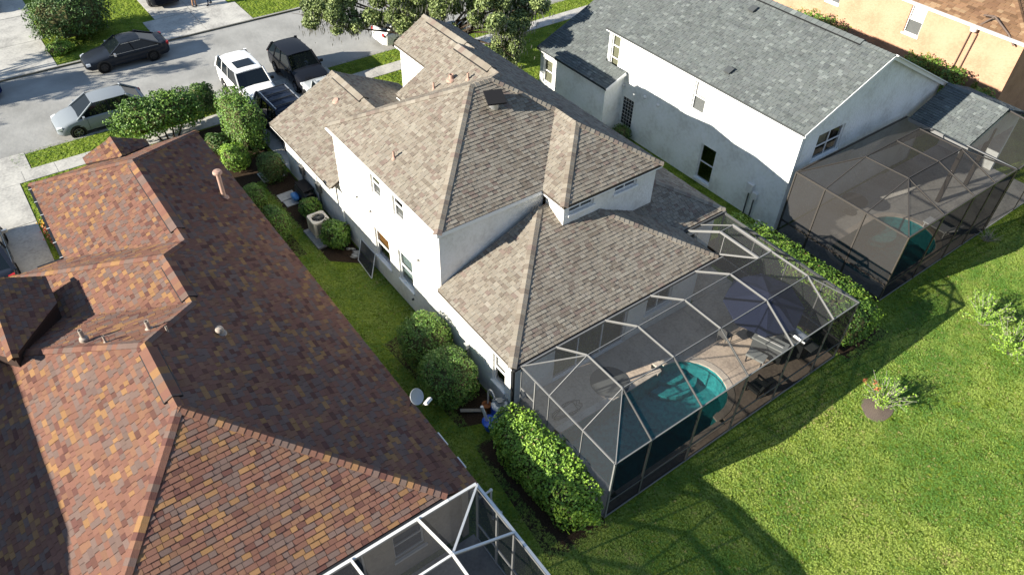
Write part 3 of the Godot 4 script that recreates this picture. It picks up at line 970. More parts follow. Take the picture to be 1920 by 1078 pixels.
func grey_house() -> void:
	var h := thing("two_storey_house", "pale two-storey house with grey shingle gable roof right of the tan roof", "house")
	var pl := 0.417
	var pr := 0.496
	var top := 7.45
	var ye := 5.3
	var xr := 31.75
	var xl := 26.6
	var zb := -14.68
	var x2 := 28.35
	var y2 := ye + pl * (x2 - xl)
	var left := [P(xl, ye, zb), P(xr, top, zb), P(xr, top, -25.9), P(x2, y2, -25.9), P(x2, y2, -27.25), P(xl, ye, -27.25)]
	var right := [P(xr, top, zb), P(38.0, 4.35, zb), P(38.0, 4.35, -25.9), P(xr, top, -25.9)]
	# low wing at the back right
	var b0 := [P(35.2, 3.4, -14.5), P(37.9, 4.42, -14.5), P(37.9, 4.42, -11.45), P(35.2, 3.4, -11.45)]
	var b1 := [P(40.6, 3.4, -14.5), P(37.9, 4.42, -14.5), P(37.9, 4.42, -11.45), P(40.6, 3.4, -11.45)]
	# low wing at the front
	var f0 := [P(25.3, 3.0, -31.2), P(25.3, 3.0, -25.4), P(26.6, 3.559, -25.4), P(26.6, 3.559, -27.0), P(31.6, 5.709, -27.0), P(31.6, 5.709, -31.2)]
	var faces := [left, right, b0, b1, f0]
	for f in faces:
		roof_face(f, PAL_GREY, 0.15, Vector2(0.13, 0.30))
	caps(P(xr, top, zb), P(xr, top, -25.9), slope(-1, 0, pl), slope(1, 0, pr), PAL_GREY)
	caps(P(37.9, 4.42, -14.5), P(37.9, 4.42, -11.45), slope(-1, 0, 0.378), slope(1, 0, 0.378), PAL_GREY)
	ridge_vent(P(xr, top, zb - 1.6), P(xr, top, -24.0), slope(-1, 0, pl), slope(1, 0, pr), PAL_GREY, h)
	finish_roof(h, faces, M.deck_grey)
	for v in [P(30.9, 7.09, -21.77), P(27.51, 5.68, -19.84)]:
		var m := MB.new()
		var nn := slope(-1, 0, pl)
		var s := Vector3(0.923, 0.385, 0)
		m.obox(v + nn * 0.07, s * 0.13, nn * 0.07, P(0, 0, 0.14))
		m.obox(v + nn * 0.145 + s * 0.03, s * 0.18, nn * 0.006, P(0, 0, 0.17))
		part("roof_vent", m, M.grey_dark, h)
	var S: Material = M.stucco_cool
	var ax := xwall_axes(26.75)
	var wins := rects([[-21.0, 3.5, -20.2, 4.98], [-19.86, 0.22, -18.92, 2.15], [-25.48, 0.55, -24.68, 2.14], [-26.85, 2.5, -26.22, 5.1]])
	wall(h, pv2([-27.05, 0, -14.82, 0, -14.82, 5.28, -27.05, 5.28]), wins, ax[0], ax[1], ax[2], ax[3], S, "left_wall")
	window(h, wins[0], ax[0], ax[1], ax[2], ax[3], [M.blind, M.trim])
	window(h, wins[1], ax[0], ax[1], ax[2], ax[3], [])
	window(h, wins[3], ax[0], ax[1], ax[2], ax[3], [null, M.blind_green, M.blind_green, M.blind_green], 1, 4)
	# glass block window: single blocks in white mortar
	var gb := MB.new()
	gb.box(P(26.79, 0.55, -25.48), P(26.84, 2.14, -24.68))
	var grid := part("glass_block_window", gb, M.trim, h)
	for i in 4:
		for j in 8:
			var m := MB.new()
			var z := -25.46 + i * 0.196
			var y := 0.565 + j * 0.196
			m.box(P(26.775, y, z), P(26.80, y + 0.165, z + 0.165))
			part("glass_block", m, M.car_glass, grid)
	var gw := rects([[28.0, 3.37, 29.93, 4.72]])
	wall(h, pv2([26.95, 0, 37.8, 0, 37.8, 4.3, 31.75, 7.33, 26.95, 5.33]), gw, P(0, 0, -14.82), Vector3.RIGHT, Vector3.UP, Vector3.BACK, S, "gable_wall")
	window(h, gw[0], P(0, 0, -14.82), Vector3.RIGHT, Vector3.UP, Vector3.BACK, [null, null, M.blind_green, null], 2, 2)
	wall(h, pv2([26.95, 0, 37.8, 0, 37.8, 4.3, 31.75, 7.33, 28.4, 5.9, 26.95, 5.3]), [], P(0, 0, -26.0), Vector3.RIGHT, Vector3.UP, Vector3.FORWARD, S, "front_wall")
	wall(h, pv2([-26.0, 0, -14.82, 0, -14.82, 4.25, -26.0, 4.25]), [], P(37.8, 0, 0), Vector3.BACK, Vector3.UP, Vector3.RIGHT, S, "right_wall")
	wall(h, pv2([-31.0, 0, -25.6, 0, -25.6, 2.9, -31.0, 2.9]), rects([[-30.7, 1.1, -29.9, 2.5]]), P(25.45, 0, 0), Vector3.BACK, Vector3.UP, Vector3.LEFT, S, "wing_wall")
	window(h, Rect2(-30.7, 1.1, 0.8, 1.4), P(25.45, 0, 0), Vector3.BACK, Vector3.UP, Vector3.LEFT, [M.blind_green, M.blind_green])
	wall(h, pv2([25.45, 0, 31.4, 0, 31.4, 5.55, 25.45, 2.95]), [], P(0, 0, -31.0), Vector3.RIGHT, Vector3.UP, Vector3.FORWARD, S, "front_wall")
	wall(h, pv2([25.6, 0, 26.74, 0, 26.74, 3.4, 25.6, 2.98]), [], P(0, 0, -25.6), Vector3.RIGHT, Vector3.UP, Vector3.BACK, S, "wing_wall")
	wall(h, pv2([-31.0, 0, -26.2, 0, -26.2, 5.5, -31.0, 5.5]), [], P(31.5, 0, 0), Vector3.BACK, Vector3.UP, Vector3.RIGHT, S, "wing_wall")
	for q in [P(35.4, 0, -11.65), P(38.0, 0, -11.65)]:
		var pm := MB.new()
		pm.box(q + P(-0.09, 0, -0.09), q + P(0.09, 3.32, 0.09))
		part("porch_post", pm, M.alu_bronze, h)
	wall(h, pv2([35.5, 2.7, 40.4, 2.7, 40.4, 3.3, 37.9, 4.25, 35.5, 3.3]), [], P(0, 0, -11.6), Vector3.RIGHT, Vector3.UP, Vector3.BACK, S, "porch_gable")
	wall(h, pv2([-14.6, 0, -11.6, 0, -11.6, 3.3, -14.6, 3.3]), [], P(40.5, 0, 0), Vector3.BACK, Vector3.UP, Vector3.RIGHT, S, "wing_wall")
	fascia(h, P(xl + 0.02, ye - 0.09, -27.2), P(xl + 0.02, ye - 0.09, zb), M.trim)
	fascia(h, P(xl, ye - 0.08, zb + 0.02), P(xr, top - 0.08, zb + 0.02), M.trim)
	fascia(h, P(xr, top - 0.08, zb + 0.022), P(38.0, 4.27, zb + 0.022), M.trim)
	fascia(h, P(xr + 0.05, top + 0.02, zb + 0.04), P(38.0, 4.4, zb + 0.04), M.trim, 0.05, 0.16, "barge_board")
	fascia(h, P(25.33, 2.92, -31.2), P(25.33, 2.92, -25.4), M.trim)
	fascia(h, P(25.3, 2.93, -25.38), P(26.6, 3.47, -25.38), M.trim)
	fascia(h, P(35.18, 3.32, -14.5), P(35.18, 3.32, -11.4), M.trim)
	for f in [[-25.54, 2.72], [-23.99, 2.74], [-23.02, 2.74]]:
		var m := MB.new()
		m.lathe(P(26.75, f[1], f[0]), Vector3.LEFT, [Vector2(0.10, 0), Vector2(0.10, 0.04), Vector2(0.06, 0.10), Vector2(0, 0.11)], 12)
		part("wall_fitting", m, M.white_metal, h)
	# meter boxes low on the wall near the hedge, with conduits
	for f in [[-16.55, 1.5, 0.34, 0.46], [-16.2, 1.25, 0.28, 0.34], [-26.1, 0.95, 0.3, 0.3]]:
		var m := MB.new()
		m.box(P(26.58, f[1] - f[3] / 2, f[0] - f[2] / 2), P(26.747, f[1] + f[3] / 2, f[0] + f[2] / 2))
		part("meter_box", m, M.white_metal, h)
		var c := MB.new()
		c.tube(P(26.66, 0, f[0]), P(26.66, f[1] - f[3] / 2, f[0]), 0.035, 0.035, 8)
		part("conduit", c, M.grey_dark, h)

func peach_house() -> void:
	var h := thing("two_storey_house", "peach stucco house with sandy brown roof in the top right corner", "house")
	var f := [P(43.0, 5.45, -13.6), P(43.0, 5.45, -36), P(50, 8.5, -36), P(50, 8.5, -20.6)]
	var f2 := [P(43.0, 5.45, -13.6), P(57, 5.45, -13.6), P(50, 8.5, -20.6)]
	var f3 := [P(57, 5.45, -13.6), P(57, 5.45, -36), P(50, 8.5, -36), P(50, 8.5, -20.6)]
	roof_face(f, PAL_SAND, 0.22, Vector2(0.24, 0.5))
	roof_face(f2, PAL_SAND, 0.22, Vector2(0.24, 0.5))
	caps(P(43.0, 5.45, -13.6), P(50, 8.5, -20.6), slope(-1, 0, 0.436), slope(0, 1, 0.436), PAL_SAND)
	finish_roof(h, [f, f2, f3], M.deck_red)
	var w := rects([[-20.12, 3.63, -19.2, 5.2], [-25.4, 3.63, -24.5, 5.2]])
	var ax := xwall_axes(43.2)
	wall(h, pv2([-35.8, 0, -13.8, 0, -13.8, 5.4, -35.8, 5.4]), w, ax[0], ax[1], ax[2], ax[3], M.stucco_peach, "left_wall")
	window(h, w[0], ax[0], ax[1], ax[2], ax[3], [M.blind, M.trim])
	window(h, w[1], ax[0], ax[1], ax[2], ax[3], [M.blind, M.trim])
	wall(h, pv2([43.4, 0, 56.8, 0, 56.8, 5.4, 43.4, 5.4]), [], P(0, 0, -13.8), Vector3.RIGHT, Vector3.UP, Vector3.BACK, M.stucco_peach, "rear_wall")
	wall(h, pv2([-35.8, 0, -13.8, 0, -13.8, 5.4, -35.8, 5.4]), [], P(56.8, 0, 0), Vector3.BACK, Vector3.UP, Vector3.RIGHT, M.stucco_peach, "right_wall")
	wall(h, pv2([43.4, 0, 56.6, 0, 56.6, 5.4, 50, 8.3, 43.4, 5.4]), [], P(0, 0, -35.8), Vector3.RIGHT, Vector3.UP, Vector3.FORWARD, M.stucco_peach, "front_wall")
	var g := MB.new()
	g.box(P(42.86, 5.33, -36), P(43.02, 5.46, -13.6))
	part("gutter", g, M.white_metal, h)
	# brown pipe run at the eave with two drops down the wall
	var pm := mat(lin(0.10, 0.07, 0.055), 0.6)
	g = MB.new()
	g.tube(P(43.12, 5.0, -16.55), P(43.12, 1.0, -16.75), 0.03, 0.03, 8)
	g.tube(P(43.12, 5.0, -16.2), P(43.12, 1.0, -16.4), 0.03, 0.03, 8)
	g.tube(P(43.0, 5.35, -16.35), P(43.55, 5.95, -15.9), 0.05, 0.05, 8)
	g.tube(P(43.55, 5.95, -15.9), P(43.35, 5.9, -16.4), 0.05, 0.05, 8)
	g.tube(P(43.55, 5.95, -15.9), P(43.05, 5.55, -14.7), 0.05, 0.05, 8)
	g.tube(P(43.05, 5.55, -14.7), P(42.9, 5.2, -14.2), 0.05, 0.05, 8)
	part("pipe_run", g, pm, h)
	g = MB.new()
	g.lathe(P(42.98, 5.25, -16.4), Vector3.UP, [Vector2(0.0, -0.2), Vector2(0.18, -0.12), Vector2(0.2, 0.1), Vector2(0.1, 0.2), Vector2(0, 0.2)], 12)
	part("junction_box", g, M.white_metal, h)

func left_neighbour() -> void:
	# stands outside the frame; its roof throws the shade on the lower left slope
	var h := thing("two_storey_house", "two-storey house outside the left edge whose roof shades the rust roof", "house")
	var a := P(-8.9, 5.55, -12.6)
	var b := P(-17.5, 5.55, -12.6)
	var r0 := P(-13.2, 8.05, -16.9)
	var r1 := P(-13.2, 8.05, -23.4)
	var c := P(-8.9, 5.55, -27.7)
	var d := P(-17.5, 5.55, -27.7)
	var faces := [[a, r0, r1, c], [b, r0, r1, d], [a, b, r0], [c, d, r1]]
	for f in faces:
		roof_face(f, PAL_TAN, 0.2, Vector2(0.2, 0.4))
	finish_roof(h, faces, M.deck_tan, 0)
	var S: Material = M.stucco
	wall(h, pv2([-27.5, 0, -12.8, 0, -12.8, 5.5, -27.5, 5.5]), [], P(-9.1, 0, 0), Vector3.BACK, Vector3.UP, Vector3.RIGHT, S)
	wall(h, pv2([-27.5, 0, -12.8, 0, -12.8, 5.5, -27.5, 5.5]), [], P(-17.3, 0, 0), Vector3.BACK, Vector3.UP, Vector3.LEFT, S)
	wall(h, pv2([-17.1, 0, -9.3, 0, -9.3, 5.5, -17.1, 5.5]), [], P(0, 0, -12.8), Vector3.RIGHT, Vector3.UP, Vector3.BACK, S)
	wall(h, pv2([-17.1, 0, -9.3, 0, -9.3, 5.5, -17.1, 5.5]), [], P(0, 0, -27.5), Vector3.RIGHT, Vector3.UP, Vector3.FORWARD, S)

# ------------------------------------------------------------------ ground, street, pools
const ROAD_Y := -0.10

func pool_outline() -> PackedVector2Array:   # (x, z) of the main pool
	var p := PackedVector2Array([Vector2(11.35, -11.62), Vector2(16.35, -11.62), Vector2(16.35, -11.85), Vector2(16.6, -11.85)])
	for i in 13:
		var a := -PI / 2 + PI * i / 12.0
		p.append(Vector2(16.62 + 1.38 * cos(a), -10.37 + 1.38 * sin(a)))
	p.append(Vector2(16.6, -8.98))
	p.append(Vector2(16.35, -8.98))
	p.append(Vector2(16.35, -8.75))
	p.append(Vector2(11.35, -8.75))
	return p

func pool2_outline() -> PackedVector2Array:
	var p := PackedVector2Array()
	for i in 9:
		var a := PI + PI * 0.5 * i / 8.0
		p.append(Vector2(28.5 + 1.0 * cos(a), -11.6 + 1.0 * sin(a)))
	for i in 13:
		var a := -PI * 0.5 + PI * i / 12.0
		p.append(Vector2(31.5 + 1.5 * cos(a), -11.1 + 1.5 * sin(a)))
	for i in 9:
		var a := PI * 0.5 + PI * 0.5 * i / 8.0
		p.append(Vector2(28.3 + 0.8 * cos(a), -10.4 + 0.8 * sin(a)))
	return p

func ground() -> void:
	var g := MB.new()
	# near lots, with two rectangular pits for the pools
	var pits := [Rect2(10.95, -12.3, 7.5, 3.95), Rect2(27.1, -12.95, 6.3, 3.7)]
	var xs := [-120.0]
	for q in pits:
		xs.append(q.position.x)
		xs.append(q.end.x)
	xs.append(160.0)
	for i in xs.size() - 1:
		var hole = null
		for q in pits:
			if absf(q.position.x - xs[i]) < 0.001:
				hole = q
		var spans := [[-41.0, 90.0]]
		if hole != null:
			spans = [[-41.0, hole.position.y], [hole.end.y, 90.0]]
		for s in spans:
			g.quad(P(xs[i], 0, s[1]), P(xs[i + 1], 0, s[1]), P(xs[i + 1], 0, s[0]), P(xs[i], 0, s[0]))
	# far lots
	g.quad(P(-120, 0, -49.85), P(160, 0, -49.85), P(160, 0, -170), P(-120, 0, -170))
	structure("ground", g, M.turf)
	var r := MB.new()
	r.quad(P(-120, ROAD_Y, -41.0), P(160, ROAD_Y, -41.0), P(160, ROAD_Y, -49.85), P(-120, ROAD_Y, -49.85))
	structure("road", r, M.asphalt)
	# rolled kerbs with a gutter
	for side in [[-41.0, -1.0], [-49.85, 1.0]]:
		var z: float = side[0]
		var d: float = side[1]
		var k := MB.new()
		var prof := [Vector2(0.06, 0.012), Vector2(-0.12, 0.012), Vector2(-0.28, -0.04), Vector2(-0.42, -0.088), Vector2(-0.70, -0.094)]
		for seg in 56:
			var x0 := -50.0 + seg * 2.4
			for i in prof.size() - 1:
				var a: Vector2 = prof[i]
				var b: Vector2 = prof[i + 1]
				var A := P(x0, a.y, z - d * -a.x)
				var B := P(x0 + 2.385, a.y, z - d * -a.x)
				var C := P(x0 + 2.385, b.y, z - d * -b.x)
				var D := P(x0, b.y, z - d * -b.x)
				if d < 0:
					k.quad(A, B, C, D)
				else:
					k.quad(B, A, D, C)
		structure("kerb", k, M.kerb)
	# pavement slabs along the near side
	var pave := MB.new()
	pave.box(P(-60, -0.05, -39.28), P(90, 0.004, -38.2))
	var walk := structure("pavement", pave, M.kerb)
	for i in 40:
		var s := MB.new()
		var x0 := -8.0 + i * 1.5
		s.box(P(x0, -0.02, -39.27), P(x0 + 1.485, 0.022 + 0.003 * (i % 3), -38.21))
		part("paving_slab", s, M.concrete, walk)
	# driveways in slabs with joints
	drive("driveway", [[-6.4, -38.2, -3.75, -34.7], [-3.72, -38.2, -0.78, -34.7], [-6.4, -34.66, -3.75, -30.9], [-3.72, -34.66, -0.78, -30.9], [-6.4, -30.86, -3.75, -26.9], [-3.72, -30.86, -0.15, -26.9], [-6.4, -41.0, -3.4, -39.28], [-3.37, -41.0, -0.05, -39.28]], M.concrete)
	drive("driveway", [[10.4, -38.2, 13.4, -35.2], [13.43, -38.2, 16.6, -35.2], [10.4, -35.16, 13.4, -31.8], [13.43, -35.16, 16.6, -31.8], [10.2, -41.0, 13.4, -39.28], [13.43, -41.0, 16.8, -39.28]], M.concrete)
	drive("driveway", [[-2.0, -58.5, 3.75, -54.2], [-2.0, -54.16, 3.6, -49.85], [-2.0, -66, 3.95, -58.55]], M.concrete)
	drive("driveway", [[9.6, -53.2, 12.7, -49.85], [12.73, -53.2, 15.85, -49.85], [10.4, -57.4, 12.85, -53.24], [12.88, -57.4, 15.4, -53.24], [10.4, -64, 12.85, -57.44], [12.88, -64, 15.4, -57.44]], M.concrete)
	drive("driveway", [[22.6, -38.2, 25.9, -32.5], [22.6, -41.0, 26.2, -39.28]], M.concrete)
	drive("garden_path", [[17.3, -37.9, 18.6, -32.2], [18.62, -33.4, 20.2, -31.2]], M.concrete)
	# bare soil under the side-yard planting
	var so := MB.new()
	so.slab([P(8.1, 0.006, -8.0), P(10.4, 0.006, -7.9), P(10.4, 0.006, -12.9), P(8.6, 0.006, -12.9)], Vector3.UP, P(0, -0.02, 0))
	so.slab([P(8.6, 0.006, -13.9), P(10.3, 0.006, -13.2), P(10.3, 0.006, -19.2), P(8.4, 0.006, -18.9)], Vector3.UP, P(0, -0.02, 0))
	so.slab([P(8.9, 0.006, -24.6), P(10.3, 0.006, -23.4), P(10.3, 0.006, -31.9), P(8.8, 0.006, -31.9)], Vector3.UP, P(0, -0.02, 0))
	so.slab([P(7.6, 0.006, -31.9), P(10.2, 0.006, -31.92), P(10.2, 0.006, -38.1), P(7.4, 0.006, -38.1)], Vector3.UP, P(0, -0.02, 0))
	so.slab([P(6.9, 0.006, -25.6), P(8.3, 0.006, -25.6), P(8.3, 0.006, -31.8), P(6.9, 0.006, -31.8)], Vector3.UP, P(0, -0.02, 0))
	so.slab([P(22.7, 0.006, -7.7), P(25.4, 0.006, -7.7), P(25.6, 0.006, -16), P(22.7, 0.006, -16)], Vector3.UP, P(0, -0.02, 0))
	structure("planting_bed", so, M.soil)
	# stepping slabs beside the meter boxes
	for s in [[8.95, -30.35, 9.75, -29.75], [9.0, -29.7, 9.6, -29.2], [8.9, -32.6, 10.0, -31.7]]:
		var m := MB.new()
		m.box(P(s[0], -0.02, s[1]), P(s[2], 0.05, s[3]))
		one("stepping_slab", m, M.concrete, ["grey stone slab on bare soil near the black garden bin", "smaller grey slab touching the larger one by the black garden bin", "pale slab between the clipped bush and the rust roof edge"][[8.95, 9.0, 8.9].find(s[0])], "paving slab", "loose slabs in the side yard")

func drive(called: String, cells: Array, m: Material) -> void:
	var base := MB.new()
	var k := 0
	for c in cells:
		base.box(P(c[0] - 0.012, -0.06, c[1] - 0.012), P(c[2] + 0.012, 0.003, c[3] + 0.012))
	var o := structure(called, base, M.kerb)
	for c in cells:
		var s := MB.new()
		s.box(P(c[0], -0.04, c[1]), P(c[2], 0.020 + 0.002 * (k % 3), c[3]))
		part("slab", s, m, o)
		k += 1

# pool: coping ring, walls and floor of the basin, steps, water
func pool(outline: PackedVector2Array, pit: Rect2, label: String, deck_m: Material, deck_rect: Rect2, steps: Array) -> void:
	var d := MB.new()
	# deck around the outline: strips cut by the outline
	var inner := outline
	var grown: PackedVector2Array = Geometry2D.offset_polygon(outline, 0.24)[0]
	var cells := []
	var nx := 4
	for i in nx:
		for j in 3:
			var x0 := lerpf(deck_rect.position.x, deck_rect.end.x, float(i) / nx)
			var x1 := lerpf(deck_rect.position.x, deck_rect.end.x, float(i + 1) / nx)
			var z0 := lerpf(deck_rect.position.y, deck_rect.end.y, float(j) / 3)
			var z1 := lerpf(deck_rect.position.y, deck_rect.end.y, float(j + 1) / 3)
			var r := PackedVector2Array([Vector2(x0 + 0.006, z0 + 0.006), Vector2(x1 - 0.006, z0 + 0.006), Vector2(x1 - 0.006, z1 - 0.006), Vector2(x0 + 0.006, z1 - 0.006)])
			# split each slab down the middle so that no slab encloses the pool
			for piece in Geometry2D.clip_polygons(r, grown):
				if not Geometry2D.is_polygon_clockwise(piece) or true:
					cells.append(piece)
	var base := MB.new()
	var dk := structure("pool_deck", base_frame(deck_rect, pit), M.kerb)
	for c in cells:
		var s := MB.new()
		var pts := []
		for q in c:
			pts.append(P(q.x, 0.045, q.y))
		s.slab(pts, Vector3.UP, P(0, -0.06, 0))
		part("slab", s, deck_m, dk)
	var t := thing("swimming_pool", label, "pool")
	var cop := MB.new()
	var n := outline.size()
	var ring: PackedVector2Array = grown
	# coping as a ring of quads between the outline and its offset, matched by nearest angle
	for i in n:
		var a := outline[i]
		var b := outline[(i + 1) % n]
		if a.distance_to(b) < 0.02:
			continue
		var e := (b - a).normalized()
		var nn := Vector2(e.y, -e.x)
		if Geometry2D.is_point_in_polygon((a + b) * 0.5 + nn * 0.02, outline):
			nn = -nn
		var A := P(a.x, 0.062, a.y)
		var B := P(b.x, 0.062, b.y)
		var C := P(b.x + nn.x * 0.26 + e.x * 0.05, 0.062 - 0.0004 * (i % 3), b.y + nn.y * 0.26 + e.y * 0.05)
		var D := P(a.x + nn.x * 0.26 - e.x * 0.05, 0.062 - 0.0004 * (i % 3), a.y + nn.y * 0.26 - e.y * 0.05)
		cop.slab([A, B, C, D], Vector3.UP, P(0, -0.075 - 0.002 * (i % 3), 0))
	part("coping", cop, M.coping, t)
	var bas := MB.new()
	for i in n:
		var a := outline[i]
		var b := outline[(i + 1) % n]
		bas.quad(P(a.x, 0.0, a.y), P(b.x, 0.0, b.y), P(b.x, -1.0, b.y), P(a.x, -1.0, a.y))
	var fl := []
	for q in outline:
		fl.append(P(q.x, -1.0, q.y))
	bas.poly(fl, Vector3.UP)
	part("basin", bas, M.plaster, t)
	for s in steps:
		var sm := MB.new()
		var pts := []
		for k in 13:
			var a: float = lerpf(s[4], s[5], k / 12.0)
			pts.append(P(s[0] + s[2] * cos(a), s[3], s[1] + s[2] * sin(a)))
		sm.slab(pts, Vector3.UP, P(0, -0.3, 0))
		part("step", sm, M.plaster, t)
	var w := MB.new()
	var wp := []
	for q in outline:
		wp.append(P(q.x, -0.07, q.y))
	w.poly(wp, Vector3.UP)
	part("water", w, M.water, t)

func base_frame(r: Rect2, pit: Rect2) -> MB:
	var m := MB.new()
	var y0 := -0.05
	var y1 := 0.012
	m.box(P(r.position.x, y0, r.position.y), P(r.end.x, y1, pit.position.y))
	m.box(P(r.position.x, y0, pit.end.y), P(r.end.x, y1, r.end.y))
	m.box(P(r.position.x, y0, pit.position.y + 0.001), P(pit.position.x, y1, pit.end.y - 0.001))
	m.box(P(pit.end.x, y0, pit.position.y + 0.001), P(r.end.x, y1, pit.end.y - 0.001))
	return m

# ------------------------------------------------------------------ screened pool cages
func beam(t: Node, a: Vector3, b: Vector3, w: float, d: float, m: Material, called := "beam") -> void:
	var mb := MB.new()
	mb.bar(a, b, w, d)
	part(called, mb, m, t)

func panel(t: Node, pts: Array, m: Material) -> void:
	var mb := MB.new()
	var nn: Vector3 = (pts[1] - pts[0]).cross(pts[2] - pts[0]).normalized()
	mb.poly(pts, nn)
	part("screen_panel", mb, m, t)

func tan_cage() -> void:
	var t := thing("pool_cage", "white framed screen enclosure over the turquoise pool behind the tan roof", "screen enclosure")
	var S: Material = M.screen_light
	var A: Material = M.alu_white
	var y0 := 0.06
	var e := 3.0
	var r := 4.0
	var xs := [11.92, 14.13, 16.33, 18.66, 20.9]
	var xl := 10.46
	var xr := 22.41
	var zh := -12.84
	var z1 := -11.37
	var z2 := -9.72
	var zb := -8.24
	var zr := -14.72     # house line of the recess at the right
	var xe := 20.2
	# posts, rails and panels of the rear wall
	var wx := [xl] + xs + [xr]
	for i in wx.size():
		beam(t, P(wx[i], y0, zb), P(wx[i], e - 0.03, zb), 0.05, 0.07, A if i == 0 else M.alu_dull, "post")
	for i in wx.size() - 1:
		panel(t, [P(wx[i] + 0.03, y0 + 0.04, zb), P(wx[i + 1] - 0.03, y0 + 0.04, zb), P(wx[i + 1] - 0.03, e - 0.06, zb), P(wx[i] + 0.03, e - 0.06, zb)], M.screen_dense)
		beam(t, P(wx[i] + 0.03, 0.92, zb + 0.002), P(wx[i + 1] - 0.03, 0.92, zb + 0.002), 0.04, 0.05, M.alu_dull, "rail")
	beam(t, P(xl - 0.05, e, zb), P(xr + 0.05, e, zb), 0.042, 0.045, A)
	beam(t, P(xl - 0.05, 0.075, zb), P(xr + 0.05, 0.075, zb), 0.055, 0.06, A, "sill")
	# left wall
	var lz := [zb, z2, z1, zh]
	for i in range(1, 4):
		beam(t, P(xl, y0, lz[i]), P(xl, e - 0.03, lz[i]), 0.024, 0.04, A, "post")
	for i in 3:
		panel(t, [P(xl, y0 + 0.04, lz[i] - 0.03), P(xl, y0 + 0.04, lz[i + 1] + 0.03), P(xl, e - 0.05, lz[i + 1] + 0.03), P(xl, e - 0.05, lz[i] - 0.03)], S)
	beam(t, P(xl, e - 0.002, zb - 0.045), P(xl, e - 0.002, zh), 0.042, 0.045, A)
	beam(t, P(xl, 0.075, zb - 0.03), P(xl, 0.075, zh), 0.05, 0.06, A, "sill")
	beam(t, P(xl, 0.92, -12.1), P(xl, 0.92, zh), 0.04, 0.05, A, "rail")
	beam(t, P(xl, 1.95, -12.1), P(xl, 1.95, zh), 0.04, 0.05, A, "rail")
	beam(t, P(xl, y0, -12.1), P(xl, e - 0.04, -12.1), 0.045, 0.05, A, "post")
	# right wall
	var rz := [zb, z2, z1, -13.0, zr]
	for i in range(1, 5):
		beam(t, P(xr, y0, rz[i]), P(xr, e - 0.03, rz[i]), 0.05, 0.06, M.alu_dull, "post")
	for i in 4:
		panel(t, [P(xr, y0 + 0.04, rz[i] - 0.03), P(xr, y0 + 0.04, rz[i + 1] + 0.03), P(xr, e - 0.05, rz[i + 1] + 0.03), P(xr, e - 0.05, rz[i] - 0.03)], S)
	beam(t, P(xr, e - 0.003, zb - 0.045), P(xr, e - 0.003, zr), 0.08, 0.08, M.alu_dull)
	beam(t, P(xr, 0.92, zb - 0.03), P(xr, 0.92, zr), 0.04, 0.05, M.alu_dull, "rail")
	# roof: eave beam, two purlins, frames, hips
	beam(t, P(xl - 0.04, e + 0.05, zh), P(xe, e + 0.05, zh), 0.042, 0.045, A)
	beam(t, P(xs[0], r, z1), P(xs[4], r, z1), 0.024, 0.04, A, "purlin")
	beam(t, P(xs[0], r, z2), P(xs[4], r, z2), 0.024, 0.04, A, "purlin")
	for i in 5:
		var x: float = xs[i]
		if i < 4:
			beam(t, P(x, e + 0.06, zh), P(x, r, z1), 0.026, 0.085, A, "rafter")
		beam(t, P(x, r, z1), P(x, r, z2), 0.026, 0.085, A, "rafter")
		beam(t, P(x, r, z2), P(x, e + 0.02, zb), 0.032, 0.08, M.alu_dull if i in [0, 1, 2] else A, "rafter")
	var HL := P(xl, e + 0.02, zb)
	beam(t, HL, P(xs[0], r, z2), 0.024, 0.04, A, "hip_rafter")
	beam(t, P(xl, e + 0.02, z2), P(xs[0], r, z2), 0.024, 0.04, A, "rafter")
	beam(t, P(xl, e + 0.02, z1), P(xs[0], r, z1), 0.024, 0.04, A, "rafter")
	beam(t, P(xl, e + 0.06, zh), P(xs[0], r, z1), 0.024, 0.04, A, "hip_rafter")
	# right end
	beam(t, P(xr, e + 0.02, zb), P(xs[4], r, z2), 0.024, 0.04, A, "hip_rafter")
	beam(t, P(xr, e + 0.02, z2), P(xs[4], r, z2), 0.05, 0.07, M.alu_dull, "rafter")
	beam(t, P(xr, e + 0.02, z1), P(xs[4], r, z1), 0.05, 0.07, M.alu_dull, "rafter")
	beam(t, P(xs[4], r, z1), P(xs[4], r, -13.25), 0.05, 0.14, A, "rafter")
	beam(t, P(xs[4], r, -13.25), P(xe + 0.75, e + 0.05, zr), 0.024, 0.04, A, "rafter")
	beam(t, P(xs[4], r, -13.25), P(xr, e + 0.02, -13.25), 0.05, 0.07, M.alu_dull, "rafter")
	# edge frame round the roof corner of the house
	var k0 := P(xe, e + 0.06, -13.0)
	var k1 := P(xe, r, z1)
	var k2 := P(xe, r, -13.25)
	var k3 := P(xe, e + 0.06, -14.75)
	beam(t, k0, k1, 0.045, 0.06, A, "rafter")
	beam(t, k1, k2, 0.06, 0.09, A)
	beam(t, k2, k3, 0.06, 0.08, A, "rafter")
	beam(t, k0, P(xe, r - 0.05, -13.0), 0.024, 0.04, A, "post")
	beam(t, k2, P(xs[4], r, -13.25), 0.024, 0.04, A, "purlin")
	beam(t, k1 + P(0, -0.002, 0), P(xs[4], r - 0.002, z1), 0.05, 0.06, A, "purlin")
	beam(t, k3, P(xr, e + 0.06, -14.75), 0.05, 0.06, M.alu_dull)
	panel(t, [k0, k1, k2, k3], S)
	panel(t, [k2, P(xs[4], r, -13.25), P(xe + 0.75, e + 0.05, zr), k3], S)
	panel(t, [k1, P(xs[4], r, z1), P(xs[4], r, -13.25), k2], S)
	panel(t, [P(xs[4], r, -13.25), P(xr, e + 0.02, -13.25), P(xr, e + 0.02, zr), P(xe + 0.75, e + 0.05, zr)], S)
